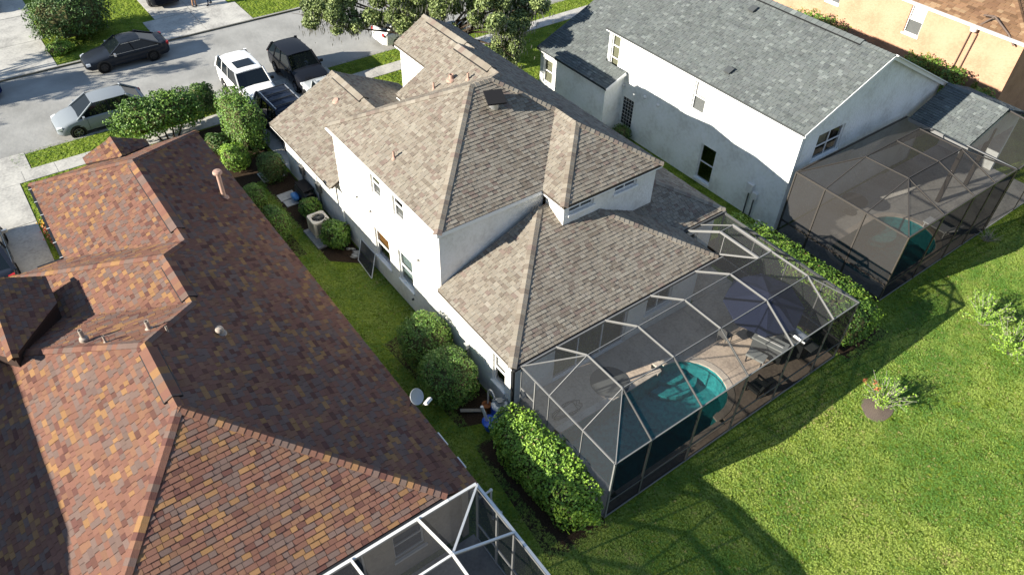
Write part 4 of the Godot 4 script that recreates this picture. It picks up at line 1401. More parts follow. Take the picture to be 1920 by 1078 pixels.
	panel(t, [P(xs[4], r, z1), P(xs[4], r, -13.25), P(xr, e + 0.02, -13.25), P(xr, e + 0.02, z1)], S)
	panel(t, [P(xs[4], r, z1), P(xs[4], r, z2), P(xr, e + 0.02, z2), P(xr, e + 0.02, z1)], S)
	panel(t, [P(xs[4], r, z2), P(xr, e + 0.02, z2), P(xr, e + 0.02, zb)], S)
	panel(t, [P(xs[4], r, z2), P(xr, e + 0.02, zb), P(xs[4], e + 0.02, zb)], S)
	for i in 4:
		var a: float = xs[i]
		var b: float = xs[i + 1]
		if i < 3:
			panel(t, [P(a, e + 0.06, zh), P(b, e + 0.06, zh), P(b, r, z1), P(a, r, z1)], S)
		else:
			panel(t, [P(a, e + 0.06, zh), P(xe, e + 0.06, zh), P(xe, r, z1), P(a, r, z1)], S)
		panel(t, [P(a, r, z1), P(b, r, z1), P(b, r, z2), P(a, r, z2)], S)
		panel(t, [P(a, r, z2), P(b, r, z2), P(b, e + 0.02, zb), P(a, e + 0.02, zb)], S)
	panel(t, [P(xl, e + 0.06, zh), P(xs[0], e + 0.06, zh), P(xs[0], r, z1)], S)
	panel(t, [P(xl, e + 0.06, zh), P(xs[0], r, z1), P(xl, e + 0.02, z1)], S)
	panel(t, [P(xl, e + 0.02, z1), P(xs[0], r, z1), P(xs[0], r, z2), P(xl, e + 0.02, z2)], S)
	panel(t, [P(xl, e + 0.02, z2), P(xs[0], r, z2), HL], S)
	panel(t, [HL, P(xs[0], r, z2), P(xs[0], e + 0.02, zb)], S)

func grey_cage() -> void:
	var t := thing("pool_cage", "dark bronze screen enclosure over the pool behind the grey roofed house", "screen enclosure")
	var S: Material = M.screen_dark
	var A: Material = M.alu_bronze
	var B := mat(lin(0.045, 0.040, 0.036), 0.5)
	var e := 3.5
	var r := 4.2
	var xl := 26.65
	var xr := 35.0
	var zb := -9.1
	var zh := -14.55
	var wx := [xl, 29.2, 31.5, 33.2, xr]
	for x in wx:
		beam(t, P(x, 0.06, zb), P(x, e, zb), 0.05, 0.09, A, "post")
	for i in 4:
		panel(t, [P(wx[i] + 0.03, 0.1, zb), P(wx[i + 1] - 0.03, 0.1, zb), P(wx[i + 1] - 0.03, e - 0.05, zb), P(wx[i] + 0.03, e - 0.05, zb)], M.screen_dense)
	beam(t, P(xl - 0.05, e, zb), P(xr + 0.05, e, zb), 0.06, 0.08, A)
	beam(t, P(xl, 0.95, zb + 0.002), P(xr, 0.95, zb + 0.002), 0.05, 0.06, A, "rail")
	beam(t, P(xl, 0.07, zb), P(xr, 0.07, zb), 0.05, 0.06, M.alu_white, "sill")
	var lz := [zb, -11.05, -13.05, zh]
	for i in range(1, 4):
		beam(t, P(xl, 0.06, lz[i]), P(xl, e, lz[i]), 0.06, 0.09, B, "post")
	for i in 3:
		panel(t, [P(xl, 0.1, lz[i] - 0.03), P(xl, 0.1, lz[i + 1] + 0.03), P(xl, e - 0.05, lz[i + 1] + 0.03), P(xl, e - 0.05, lz[i] - 0.03)], M.screen_mid)
	beam(t, P(xl, e, zb - 0.05), P(xl, e, zh), 0.06, 0.07, B)
	beam(t, P(xl, 0.95, zb), P(xl, 0.95, zh), 0.05, 0.06, A, "rail")
	beam(t, P(xl, 0.07, zb), P(xl, 0.07, zh), 0.05, 0.06, A, "sill")
	var a := P(29.1, r, -13.05)
	var b := P(29.2, r, -11.05)
	var c := P(33.2, r, -11.0)
	var d := P(33.2, r, -13.05)
	var m0 := P(31.45, r, -11.03)
	var m1 := P(31.4, r, -13.05)
	for q in [[a, b], [b, m0], [m0, c], [c, d], [d, m1], [m1, a], [m0, m1], [P(xl, e, zb), b], [P(xl, e, -11.05), b], [P(xl, e, -13.05), a], [P(xl, e, zh), a], [P(29.2, e, zb), b], [P(33.2, e, zb), c], [P(31.5, e, zb), m0], [P(xr, e, zb), c]]:
		beam(t, q[0], q[1], 0.035, 0.06, B, "rafter")
	beam(t, P(xl, e, zh), P(xr, e, zh), 0.06, 0.08, A)
	beam(t, P(xr, e, zb), P(xr, e, -11.45), 0.06, 0.08, M.alu_white)
	panel(t, [a, b, m0, m1], S)
	panel(t, [m1, m0, c, d], S)
	panel(t, [P(xl, e, -11.05), P(xl, e, -13.05), a, b], S)
	panel(t, [P(xl, e, zb), P(xl, e, -11.05), b], S)
	panel(t, [P(xl, e, -13.05), P(xl, e, zh), a], S)
	panel(t, [P(xl, e, zb), b, P(29.2, e, zb)], S)
	panel(t, [P(29.2, e, zb), b, m0, P(31.5, e, zb)], S)
	panel(t, [P(31.5, e, zb), m0, c, P(33.2, e, zb)], S)
	panel(t, [P(33.2, e, zb), c, P(xr, e, zb)], S)
	panel(t, [c, P(xr, e, zb), P(xr, e, -11.45), P(35.1, e, -13.05), d], S)
	panel(t, [P(xl, e, zh), a, m1, d, P(35.1, e, -13.05), P(35.1, e, zh)], S)
	# sloping screen roof behind the low wing
	var lean := thing("screen_porch", "brown sloping screen porch roof at the far right edge beside low grey roof", "screen enclosure")
	panel(lean, [P(35.2, 3.45, -11.35), P(37.9, 4.4, -11.35), P(37.9, 4.2, -9.1), P(35.2, 3.4, -9.1)], S)
	panel(lean, [P(37.9, 4.4, -11.35), P(40.6, 3.4, -11.35), P(40.6, 3.4, -9.1), P(37.9, 4.2, -9.1)], S)
	panel(lean, [P(35.2, 0.1, -9.1), P(40.6, 0.1, -9.1), P(40.6, 3.4, -9.1), P(37.9, 4.2, -9.1), P(35.2, 3.4, -9.1)], S)
	for q in [[P(35.2, 3.45, -11.35), P(35.2, 3.4, -9.1)], [P(37.9, 4.4, -11.35), P(37.9, 4.2, -9.1)], [P(40.6, 3.4, -11.35), P(40.6, 3.4, -9.1)], [P(35.2, 3.4, -9.1), P(37.9, 4.2, -9.1)], [P(37.9, 4.2, -9.1), P(40.6, 3.4, -9.1)]]:
		beam(lean, q[0], q[1], 0.06, 0.07, B)
	for x in [35.2, 37.9, 40.6]:
		beam(lean, P(x, 0.0, -9.1), P(x, 3.4, -9.1), 0.035, 0.05, A, "post")

func red_cage() -> void:
	var t := thing("pool_cage", "bright white framed screen enclosure at the bottom edge behind the rust roof", "screen enclosure")
	var S: Material = M.screen_red
	var A: Material = M.white_metal
	var e := 3.0
	var er := 3.13
	var r := 4.0
	var xr := 6.72
	var zh := -10.0
	var xs := [4.74, 2.72, 0.7, -1.3]
	var xl := -3.3
	var z1 := -8.2
	var z2 := -5.4
	var zb := -3.6
	beam(t, P(xl, er + 0.02, zh), P(5.75, er + 0.02, zh), 0.09, 0.09, A)
	beam(t, P(5.75, er + 0.02, zh), P(xr, e + 0.02, -10.06), 0.08, 0.08, A)
	beam(t, P(xr, e, -10.05), P(xr, e, zb), 0.10, 0.09, A)
	beam(t, P(xl, e, zb), P(xr, e, zb), 0.10, 0.09, A)
	for z in [-10.0, -9.0, -8.2, -6.6, -5.4, zb]:
		beam(t, P(xr, 0.05, z), P(xr, e - 0.04, z), 0.06, 0.07, A, "post")
	var pz := [-10.0, -9.0, -8.2, -6.6, -5.4, zb]
	for i in 5:
		panel(t, [P(xr, 0.1, pz[i] + 0.03), P(xr, 0.1, pz[i + 1] - 0.03), P(xr, e - 0.05, pz[i + 1] - 0.03), P(xr, e - 0.05, pz[i] + 0.03)], M.screen_red)
	beam(t, P(xr, 0.95, -10.0), P(xr, 0.95, zb), 0.05, 0.06, A, "rail")
	beam(t, P(xr, 0.08, -10.0), P(xr, 0.08, zb), 0.035, 0.05, A, "sill")
	for x in xs + [xl]:
		beam(t, P(x, 0.05, zb), P(x, e - 0.04, zb), 0.06, 0.07, A, "post")
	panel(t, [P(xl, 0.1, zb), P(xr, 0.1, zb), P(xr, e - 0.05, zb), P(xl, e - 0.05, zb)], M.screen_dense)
	beam(t, P(xs[0], r, z1), P(xs[3], r, z1), 0.06, 0.08, A, "purlin")
	beam(t, P(xs[0], r, z2), P(xs[3], r, z2), 0.06, 0.08, A, "purlin")
	for x in xs:
		beam(t, P(x, er + 0.04, zh), P(x, r, z1), 0.055, 0.12, A, "rafter")
		beam(t, P(x, r, z1), P(x, r, z2), 0.055, 0.12, A, "rafter")
		beam(t, P(x, r, z2), P(x, e, zb), 0.07, 0.12, A, "rafter")
	beam(t, P(xr, e + 0.03, -10.0), P(xs[0], r, z1), 0.06, 0.08, A, "hip_rafter")
	beam(t, P(xr, e + 0.03, z1), P(xs[0], r, z1), 0.06, 0.08, A, "rafter")
	beam(t, P(xr, e + 0.03, z2), P(xs[0], r, z2), 0.06, 0.08, A, "rafter")
	beam(t, P(xr, e + 0.03, zb), P(xs[0], r, z2), 0.06, 0.08, A, "hip_rafter")
	panel(t, [P(xr, e + 0.03, -10.0), P(xs[0], r, z1), P(xs[0], er + 0.04, zh), P(5.75, er + 0.04, zh)], S)
	panel(t, [P(xr, e + 0.03, -10.0), P(xs[0], r, z1), P(xr, e + 0.03, z1)], S)
	panel(t, [P(xr, e + 0.03, z1), P(xs[0], r, z1), P(xs[0], r, z2), P(xr, e + 0.03, z2)], S)
	panel(t, [P(xr, e + 0.03, z2), P(xs[0], r, z2), P(xr, e + 0.03, zb)], S)
	panel(t, [P(xr, e + 0.03, zb), P(xs[0], r, z2), P(xs[0], e, zb)], S)
	for i in 3:
		var a: float = xs[i]
		var b: float = xs[i + 1]
		panel(t, [P(a, er + 0.04, zh), P(b, er + 0.04, zh), P(b, r, z1), P(a, r, z1)], S)
		panel(t, [P(a, r, z1), P(b, r, z1), P(b, r, z2), P(a, r, z2)], S)
		panel(t, [P(a, r, z2), P(b, r, z2), P(b, e, zb), P(a, e, zb)], S)
	# patio floor inside
	var d := MB.new()
	d.box(P(-5.2, -0.05, -10.2), P(6.72, 0.012, -3.6))
	var dk := structure("patio", d, M.kerb)
	for i in 5:
		for j in 3:
			var s := MB.new()
			s.box(P(-5.2 + i * 2.38 + 0.006, -0.03, -10.2 + j * 2.2 + 0.006), P(-5.2 + (i + 1) * 2.38 - 0.006, 0.045, -10.2 + (j + 1) * 2.2 - 0.006))
			part("slab", s, M.pool_deck_grey, dk)

# ------------------------------------------------------------------ vegetation
const G_DARK := [Color(0.026, 0.065, 0.010), Color(0.042, 0.095, 0.014), Color(0.065, 0.130, 0.020), Color(0.10, 0.18, 0.030)]
const G_MID := [Color(0.042, 0.10, 0.013), Color(0.070, 0.15, 0.018), Color(0.115, 0.215, 0.026), Color(0.18, 0.29, 0.038)]
const G_LIME := [Color(0.075, 0.16, 0.018), Color(0.135, 0.25, 0.026), Color(0.22, 0.36, 0.038), Color(0.31, 0.45, 0.055)]
const G_OAK := [Color(0.085, 0.12, 0.035), Color(0.13, 0.175, 0.052), Color(0.19, 0.24, 0.078), Color(0.27, 0.32, 0.11)]
const G_MOSS := [Color(0.15, 0.15, 0.12), Color(0.20, 0.195, 0.165), Color(0.26, 0.25, 0.21)]

func leaf(mb: MB, p: Vector3, nrm: Vector3, size: float, col: Color) -> void:
	var d := Vector3(rng.randf_range(-1, 1), rng.randf_range(-1, 1), rng.randf_range(-1, 1)).normalized()
	var n := (nrm + d * 0.85).normalized()
	var r := Vector3(rng.randf_range(-1, 1), rng.randf_range(-1, 1), rng.randf_range(-1, 1))
	var x := n.cross(r).normalized()
	var y := n.cross(x)
	var l := size * rng.randf_range(0.65, 1.25)
	var w := l * 0.34
	var a := p - y * l * 0.5
	var b := p + x * w + n * l * 0.07
	var c := p + y * l * 0.5 - n * l * 0.06
	var e := p - x * w + n * l * 0.07
	mb.tri(a, b, c, col)
	mb.tri(a, c, e, col)

func pick(cols: Array, p: Vector3, bias := 0.0) -> Color:
	var t := 0.5 + 0.55 * blob.get_noise_3d(p.x * 2.3, p.y * 2.3, p.z * 2.3) + rng.randf_range(-0.32, 0.32) + bias
	var k := clampf(t, 0.0, 0.999) * (cols.size() - 1)
	var i := int(k)
	return (cols[i] as Color).lerp(cols[mini(i + 1, cols.size() - 1)], k - i)

# a leafy body: a superellipsoid (e = 2 round, 5 boxy) with a lumpy skin of leaves over a dark twiggy heart
func foliage(parent: Node, c: Vector3, r: Vector3, n: int, size: float, cols: Array, e := 2.0, lump := 0.12, heart := 0.80, called := "foliage") -> void:
	var mb := MB.new()
	for i in n:
		var d := Vector3(rng.randfn(), rng.randfn(), rng.randfn()).normalized()
		if d.y < -0.75:
			d.y = -d.y
		var k := pow(pow(absf(d.x), e) + pow(absf(d.y), e) + pow(absf(d.z), e), -1.0 / e)
		var q := Vector3(d.x * r.x, d.y * r.y, d.z * r.z) * k
		var w := c + q
		var s := 1.0 + lump * blob.get_noise_3d(w.x * 3.1, w.y * 3.1, w.z * 3.1) * 1.6 + lump * 0.5 * blob.get_noise_3d(w.x * 9.0, w.y * 9.0, w.z * 9.0)
		s -= pow(rng.randf(), 2.2) * 0.22
		if rng.randf() < 0.04:
			s += rng.randf() * 0.09
		var g := Vector3(signf(d.x) * pow(absf(d.x), e - 1) / r.x, signf(d.y) * pow(absf(d.y), e - 1) / r.y, signf(d.z) * pow(absf(d.z), e - 1) / r.z).normalized()
		var p := c + q * s
		if p.y < 0.02:
			continue
		if blob.get_noise_3d(w.x * 5.0 + 30.0, w.y * 5.0, w.z * 5.0) < -0.30 and rng.randf() < 0.8:
			continue
		var lc := pick(cols, p)
		if rng.randf() < 0.025:
			lc = Color(0.16, 0.11, 0.04)
		leaf(mb, p, g + Vector3(0, 0.25, 0), size, lc)
	part(called, mb, M.leaf, parent)
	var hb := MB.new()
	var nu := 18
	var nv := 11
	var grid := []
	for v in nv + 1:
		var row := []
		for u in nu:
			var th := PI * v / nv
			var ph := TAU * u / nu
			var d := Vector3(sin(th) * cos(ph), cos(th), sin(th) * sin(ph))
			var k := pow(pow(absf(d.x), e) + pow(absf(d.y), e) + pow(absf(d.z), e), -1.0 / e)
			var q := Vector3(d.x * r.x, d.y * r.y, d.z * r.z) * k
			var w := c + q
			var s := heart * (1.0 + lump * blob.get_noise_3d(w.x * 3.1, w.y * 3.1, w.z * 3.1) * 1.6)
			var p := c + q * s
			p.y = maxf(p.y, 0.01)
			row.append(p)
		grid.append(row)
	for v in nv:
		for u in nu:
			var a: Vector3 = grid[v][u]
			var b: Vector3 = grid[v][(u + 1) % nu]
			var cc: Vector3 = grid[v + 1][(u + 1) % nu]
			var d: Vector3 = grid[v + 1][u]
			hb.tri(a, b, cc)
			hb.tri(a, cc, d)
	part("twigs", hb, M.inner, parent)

func bush(called: String, label: String, at: Vector3, r: Vector3, n: int, size: float, cols: Array, e := 2.0, lump := 0.12, group := "") -> Node3D:
	var t := thing(called, label, "bush" if called != "hedge" else "hedge", group)
	foliage(t, at + P(0, r.y * 0.98, 0), r, n, size, cols, e, lump)
	var st := MB.new()
	for i in 4:
		var a := TAU * i / 4.0 + 0.4
		st.tube(at + P(cos(a) * 0.06, -0.05, sin(a) * 0.06), at + P(cos(a) * r.x * 0.4, r.y * 0.9, sin(a) * r.z * 0.4), 0.035, 0.015, 6)
	part("stem", st, M.bark, t)
	return t

# a tree: tapered trunk, limbs to each clump, clumps of leaves (and grey moss) with gaps between
func tree(called: String, label: String, at: Vector3, clumps: Array, per: int, size: float, cols: Array, trunk_r: float, fork: float, moss := 0.0, group := "") -> Node3D:
	var t := thing(called, label, "tree", group)
	var tb := MB.new()
	var top := at + P(0, fork, 0)
	tb.tube(at + P(0, -0.1, 0), at + P(0.05, fork * 0.5, 0.03), trunk_r * 1.25, trunk_r, 10)
	tb.tube(at + P(0.05, fork * 0.5, 0.03), top, trunk_r, trunk_r * 0.8, 10)
	part("trunk", tb, M.bark, t)
	var lb := MB.new()
	var mb := MB.new()
	var ms := MB.new()
	for q in clumps:
		var c: Vector3 = q[0]
		var r: float = q[1]
		var m := top.lerp(c, 0.5) + P(rng.randf_range(-0.3, 0.3), rng.randf_range(0.0, 0.5), rng.randf_range(-0.3, 0.3))
		lb.tube(top, m, trunk_r * 0.42, trunk_r * 0.26, 7)
		lb.tube(m, c, trunk_r * 0.26, trunk_r * 0.1, 7)
		for i in 5:
			var d := Vector3(rng.randfn(), rng.randfn() * 0.6, rng.randfn()).normalized()
			lb.tube(c.lerp(m, 0.2), c + d * r * 0.8, trunk_r * 0.08, trunk_r * 0.03, 5)
		var cnt := int(per * r * r)
		# several lobes per clump, so the outline is uneven
		var lobes := []
		for i in 7:
			var d := Vector3(rng.randfn(), rng.randfn() * 0.7, rng.randfn()).normalized()
			lobes.append([c + d * r * rng.randf_range(0.35, 0.8), r * rng.randf_range(0.26, 0.46)])
		for i in cnt:
			var lo: Array = lobes[rng.randi() % lobes.size()]
			var d := Vector3(rng.randfn(), rng.randfn(), rng.randfn()).normalized()
			var p: Vector3 = lo[0] + d * lo[1] * pow(rng.randf(), 0.45)
			leaf(mb, p, d * 0.6 + Vector3(0, 0.6, 0), size, pick(cols, p, rng.randf_range(-0.05, 0.05)))
		for i in int(cnt * moss):
			var lo: Array = lobes[rng.randi() % lobes.size()]
			var p: Vector3 = lo[0] + Vector3(rng.randfn(), -absf(rng.randfn()) * 1.1, rng.randfn()) * lo[1] * 0.7
			var l := rng.randf_range(0.12, 0.35)
			ms.tri(p, p + P(rng.randf_range(-0.03, 0.03), -l, rng.randf_range(-0.03, 0.03)), p + P(0.045, -l * 0.3, 0.02), pick(G_MOSS, p))
	part("limbs", lb, M.bark, t)
	part("crown", mb, M.leaf, t)
	if moss > 0.0:
		part("hanging_moss", ms, M.leaf, t)
	return t

func tuft_mesh(h: float, spread: float, blades: int) -> ArrayMesh:
	var mb := MB.new()
	for i in blades:
		var a := rng.randf() * TAU
		var o := Vector3(cos(a), 0, sin(a)) * spread * rng.randf()
		var d := Vector3(cos(a + rng.randf_range(-0.6, 0.6)), 0, sin(a + rng.randf_range(-0.6, 0.6)))
		var l := h * rng.randf_range(0.6, 1.2)
		var side := d.cross(Vector3.UP) * 0.0065
		var tip := o + d * l * 0.75 + P(0, l * 0.75, 0)
		var midp := o + d * l * 0.3 + P(0, l * 0.55, 0)
		var k := rng.randf_range(0.75, 1.25)
		var col := Color(k, k, k)
		mb.tri(o - side, o + side, midp + side, col)
		mb.tri(o - side, midp + side, midp - side, col)
		mb.tri(midp - side, midp + side, tip, col)
	return mb.mesh(M.blade)

# grass over rectangles [x0, z0, x1, z1, per square metre]; skip: Callable(x, z) -> bool
func grass(areas: Array, skip: Callable) -> void:
	var pos := []
	for a in areas:
		var n := int((a[2] - a[0]) * (a[3] - a[1]) * a[4])
		for i in n:
			var x := rng.randf_range(a[0], a[2])
			var z := rng.randf_range(a[1], a[3])
			if skip.call(x, z):
				continue
			pos.append(Vector2(x, z))
	var kinds := 1
	for k in kinds:
		var mm := MultiMesh.new()
		mm.transform_format = MultiMesh.TRANSFORM_3D
		mm.use_colors = true
		mm.mesh = tuft_mesh(0.05, 0.04, 8)
		var mine := []
		for i in range(k, pos.size(), kinds):
			mine.append(pos[i])
		mm.instance_count = mine.size()
		for i in mine.size():
			var p: Vector2 = mine[i]
			var coarse := blob.get_noise_2d(p.x * 0.55, p.y * 0.55)
			var fine := blob.get_noise_2d(p.x * 2.6 + 40.0, p.y * 2.6)
			var s := rng.randf_range(0.65, 1.2) * (1.0 + 0.25 * fine)
			var b := Basis(Vector3.UP, rng.randf() * TAU).scaled(Vector3(s, s * rng.randf_range(0.7, 1.2), s))
			mm.set_instance_transform(i, Transform3D(b, P(p.x, -0.004, p.y)))
			var t := clampf(0.46 + 0.8 * coarse + 0.5 * fine + rng.randf_range(-0.3, 0.3), 0.0, 1.0)
			if p.x > 22.5 and p.y > -8.0:
				t = clampf(t - 0.16 * (1.0 + coarse), 0.0, 1.0)      # a lusher kind of grass on the right
			var col := Color(0.085, 0.200, 0.020).lerp(Color(0.305, 0.380, 0.065), t)
			if rng.randf() < 0.03 + 0.5 * maxf(0.0, blob.get_noise_2d(p.x * 1.1 + 90.0, p.y * 1.1) - 0.28):
				col = Color(0.31, 0.27, 0.10)
			mm.set_instance_color(i, col)
		var o := MultiMeshInstance3D.new()
		o.multimesh = mm
		o.name = numbered("grass")
		add_child(o)
		o.set_meta("kind", "stuff")
		tag(o, "mown green lawn grass over the yards", "grass")

# ------------------------------------------------------------------ cars
func loft(mb: MB, rings: Array, cap := true, col := Color.WHITE) -> void:
	var nr := rings.size()
	var np: int = rings[0].size()
	var nrm := []
	for i in nr:
		var row := []
		for j in np:
			var a: Vector3 = rings[i][(j + 1) % np] - rings[i][(j - 1 + np) % np]
			var b: Vector3 = rings[mini(i + 1, nr - 1)][j] - rings[maxi(i - 1, 0)][j]
			row.append(b.cross(a).normalized())
		nrm.append(row)
	for i in nr - 1:
		for j in np:
			var k := (j + 1) % np
			mb.tri_n(rings[i][j], rings[i + 1][j], rings[i + 1][k], nrm[i][j], nrm[i + 1][j], nrm[i + 1][k], col)
			mb.tri_n(rings[i][j], rings[i + 1][k], rings[i][k], nrm[i][j], nrm[i + 1][k], nrm[i][k], col)
	if cap:
		for e in [0, nr - 1]:
			var d: Vector3 = rings[e][0] - rings[1 if e == 0 else nr - 2][0]
			mb.poly(rings[e], d, col)

# spec: L, W, H, belt, hood (height of the bonnet's rear), nose (height at the front), tail (height at the back),
# cowl / roof0 / roof1 / back: distances from the front bumper of windscreen foot, roof start, roof end, rear glass foot
func car(called: String, label: String, s: Dictionary, at: Vector3, turn: float, m: Material, group := "") -> Node3D:
	var t := thing(called, label, "car", group)
	t.position = at
	t.rotation.y = turn
	var L: float = s.L
	var w: float = s.W / 2
	var H: float = s.H
	var belt: float = s.belt
	var lowy := 0.24
	var X := func(d: float) -> float:
		return L / 2 - d      # front bumper at +x
	# lower body
	var st := [[0.0, 0.62, s.nose - 0.16], [0.06, 0.80, s.nose - 0.06], [0.28, 0.93, s.nose], [s.cowl * 0.55, 0.985, lerpf(s.nose, s.hood, 0.62)], [s.cowl, 1.0, s.hood], [s.cowl + 0.35, 1.0, belt], [L * 0.55, 1.0, belt + 0.015], [s.back - 0.2, 1.0, belt + 0.03], [minf(s.back + 0.05, L - 0.22), 0.985, s.tail], [L - 0.18, 0.94, s.tail], [L - 0.04, 0.86, s.tail - 0.08], [L, 0.74, s.tail - 0.25]]
	var rings := []
	for q in st:
		var x: float = X.call(q[0])
		var a: float = w * q[1]
		var y: float = q[2]
		var edge: bool = q[0] < 0.1 or q[0] > L - 0.1
		var yl: float = lowy + (0.08 if edge else 0.0)
		rings.append([P(x, yl, -a * 0.86), P(x, yl + 0.07, -a * 0.97), P(x, lerpf(yl, y, 0.5), -a), P(x, y - 0.12, -a * 0.985), P(x, y - 0.03, -a * 0.93), P(x, y + 0.012, -a * 0.78), P(x, y + 0.035, 0), P(x, y + 0.012, a * 0.78), P(x, y - 0.03, a * 0.93), P(x, y - 0.12, a * 0.985), P(x, lerpf(yl, y, 0.5), a), P(x, yl + 0.07, a * 0.97), P(x, yl, a * 0.86)])
	var body := MB.new()
	loft(body, rings)
	var bo := part("body", body, m, t)
	# seams of bonnet and doors
	var seam := MB.new()
	for z in [-1.0, 1.0]:
		for d in [s.cowl + 0.42, (s.cowl + s.back) * 0.5, s.back - 0.12]:
			seam.box(P(X.call(d) - 0.006, lowy + 0.14, z * w * 0.99), P(X.call(d) + 0.006, belt - 0.1, z * w * 1.004))
	part("door_seam", seam, M.dark, bo)
	# greenhouse of dark glass
	var wb := w * 0.93
	var wr: float = w * s.get("roofw", 0.74)
	var g0: float = X.call(s.cowl)
	var g1: float = X.call(s.roof0)
	var g2: float = X.call(s.roof1)
	var g3: float = X.call(s.back)
	var yb := belt - 0.02
	var yr := H - 0.05
	var gl := MB.new()
	var A := [P(g0, yb, -wb), P(g0, yb, wb), P(g3, yb + 0.02, wb), P(g3, yb + 0.02, -wb)]
	var Bq := [P(g1, yr, -wr), P(g1, yr, wr), P(g2, yr, wr), P(g2, yr, -wr)]
	gl.quad(A[1], A[0], Bq[0], Bq[1])
	gl.quad(A[3], A[2], Bq[2], Bq[3])
	gl.quad(A[2], A[1], Bq[1], Bq[2])
	gl.quad(A[0], A[3], Bq[3], Bq[0])
	part("glass", gl, M.car_glass, t)
	# pillars
	for z in [-1.0, 1.0]:
		var pm := MB.new()
		pm.bar(P(g0 + 0.05, yb - 0.02, z * wb), P(g1 + 0.02, yr + 0.01, z * wr), 0.07, 0.06)
		part("pillar", pm, m, t)
		pm = MB.new()
		pm.bar(P(g3 - 0.03, yb, z * wb), P(g2 - 0.02, yr + 0.01, z * wr), 0.16, 0.07)
		part("pillar", pm, m, t)
		if s.get("van", false):
			pm = MB.new()
			var k1 := lerpf(g1, g2, 0.72)
			pm.bar(P(lerpf(g0, g3, 0.74), yb, z * wb), P(k1, yr, z * wr), 0.09, 0.05)
			part("pillar", pm, m, t)
		var bm := MB.new()
		bm.bar(P(lerpf(g0, g3, 0.47), yb, z * wb * 1.002), P(lerpf(g1, g2, 0.40), yr, z * wr * 1.002), 0.08, 0.03)
		part("door_pillar", bm, m if s.get("van", false) else M.dark, t)
	if s.get("chrome", false):
		for z in [-1.0, 1.0]:
			var cm := MB.new()
			cm.bar(P(g0 - 0.05, yb + 0.02, z * (wb + 0.012)), P(g3 + 0.25, yb + 0.035, z * (wb + 0.012)), 0.02, 0.02)
			cm.bar(P(g1 + 0.05, yr - 0.03, z * (wr + 0.03)), P(g2 - 0.1, yr - 0.03, z * (wr + 0.03)), 0.02, 0.02)
			part("window_trim", cm, M.steel, t)
	# roof: a slightly domed skin
	var rf := []
	for i in 5:
		var k := i / 4.0
		var x := lerpf(g1 + 0.04, g2 - 0.05, k)
		var ww := wr * (1.03 if i in [1, 2, 3] else 0.98)
		var y := H + 0.0 - 0.05 * pow(absf(k - 0.45) * 1.9, 2.0)
		rf.append([P(x, y - 0.075, -ww), P(x, y - 0.03, -ww * 0.96), P(x, y, -ww * 0.5), P(x, y + 0.008, 0), P(x, y, ww * 0.5), P(x, y - 0.03, ww * 0.96), P(x, y - 0.075, ww)])
	var rm := MB.new()
	loft(rm, rf)
	var roof := part("roof", rm, m, t)
	if s.get("sunroof", false):
		var sm := MB.new()
		sm.box(P(lerpf(g1, g2, 0.16), H - 0.01, -wr * 0.62), P(lerpf(g1, g2, 0.50), H + 0.016, wr * 0.62))
		part("sunroof", sm, M.car_glass, roof)
	if s.get("rails", false):
		for z in [-1.0, 1.0]:
			var rl := MB.new()
			rl.bar(P(g1 - 0.12, H + 0.04, z * wr * 0.9), P(g2 + 0.12, H + 0.03, z * wr * 0.9), 0.045, 0.05)
			part("roof_rail", rl, M.steel, roof)
		for i in int(s.get("bars", 0)):
			var cb := MB.new()
			var x := lerpf(g1 - 0.35, g2 + 0.2, i / maxf(1.0, s.bars - 1.0))
			cb.bar(P(x, H + 0.055, -wr * 0.9), P(x, H + 0.055, wr * 0.9), 0.07, 0.03)
			part("roof_bar", cb, M.black, roof)
	# lamps, grille, plate, mirrors
	for z in [-1.0, 1.0]:
		var hl := MB.new()
		hl.obox(P(X.call(0.17), s.nose - 0.10, z * w * 0.72), P(0.12, -0.02, -0.03 * z), P(0, 0.065, 0), P(-0.02, 0, w * 0.17))
		part("headlight", hl, M.headlamp, t)
		var tl := MB.new()
		tl.obox(P(X.call(L - 0.07), s.tail - 0.13, z * w * 0.76), P(0.07, 0, 0), P(0, 0.085, 0), P(0, 0, w * 0.13))
		part("tail_light", tl, M.tail, t)
		var mr := MB.new()
		mr.obox(P(X.call(s.cowl + 0.28), belt + 0.06, z * (w + 0.11)), P(0.05, 0, 0.01), P(0, 0.075, 0), P(0.0, 0, 0.10))
		part("mirror", mr, s.get("mirror_m", m), t)
	var gm := MB.new()
	gm.obox(P(X.call(0.02), s.nose - 0.26, 0), P(0.03, 0, 0), P(0, 0.09, 0), P(0, 0, w * 0.5))
	part("grille", gm, M.black, t)
	var pl := MB.new()
	pl.obox(P(X.call(L) - 0.012, s.tail - 0.42, 0), P(0.012, 0, 0), P(0, 0.07, 0), P(0, 0, 0.16))
	part("number_plate", pl, M.plate, t)
	# wheels
	var r: float = s.get("wheel", 0.34)
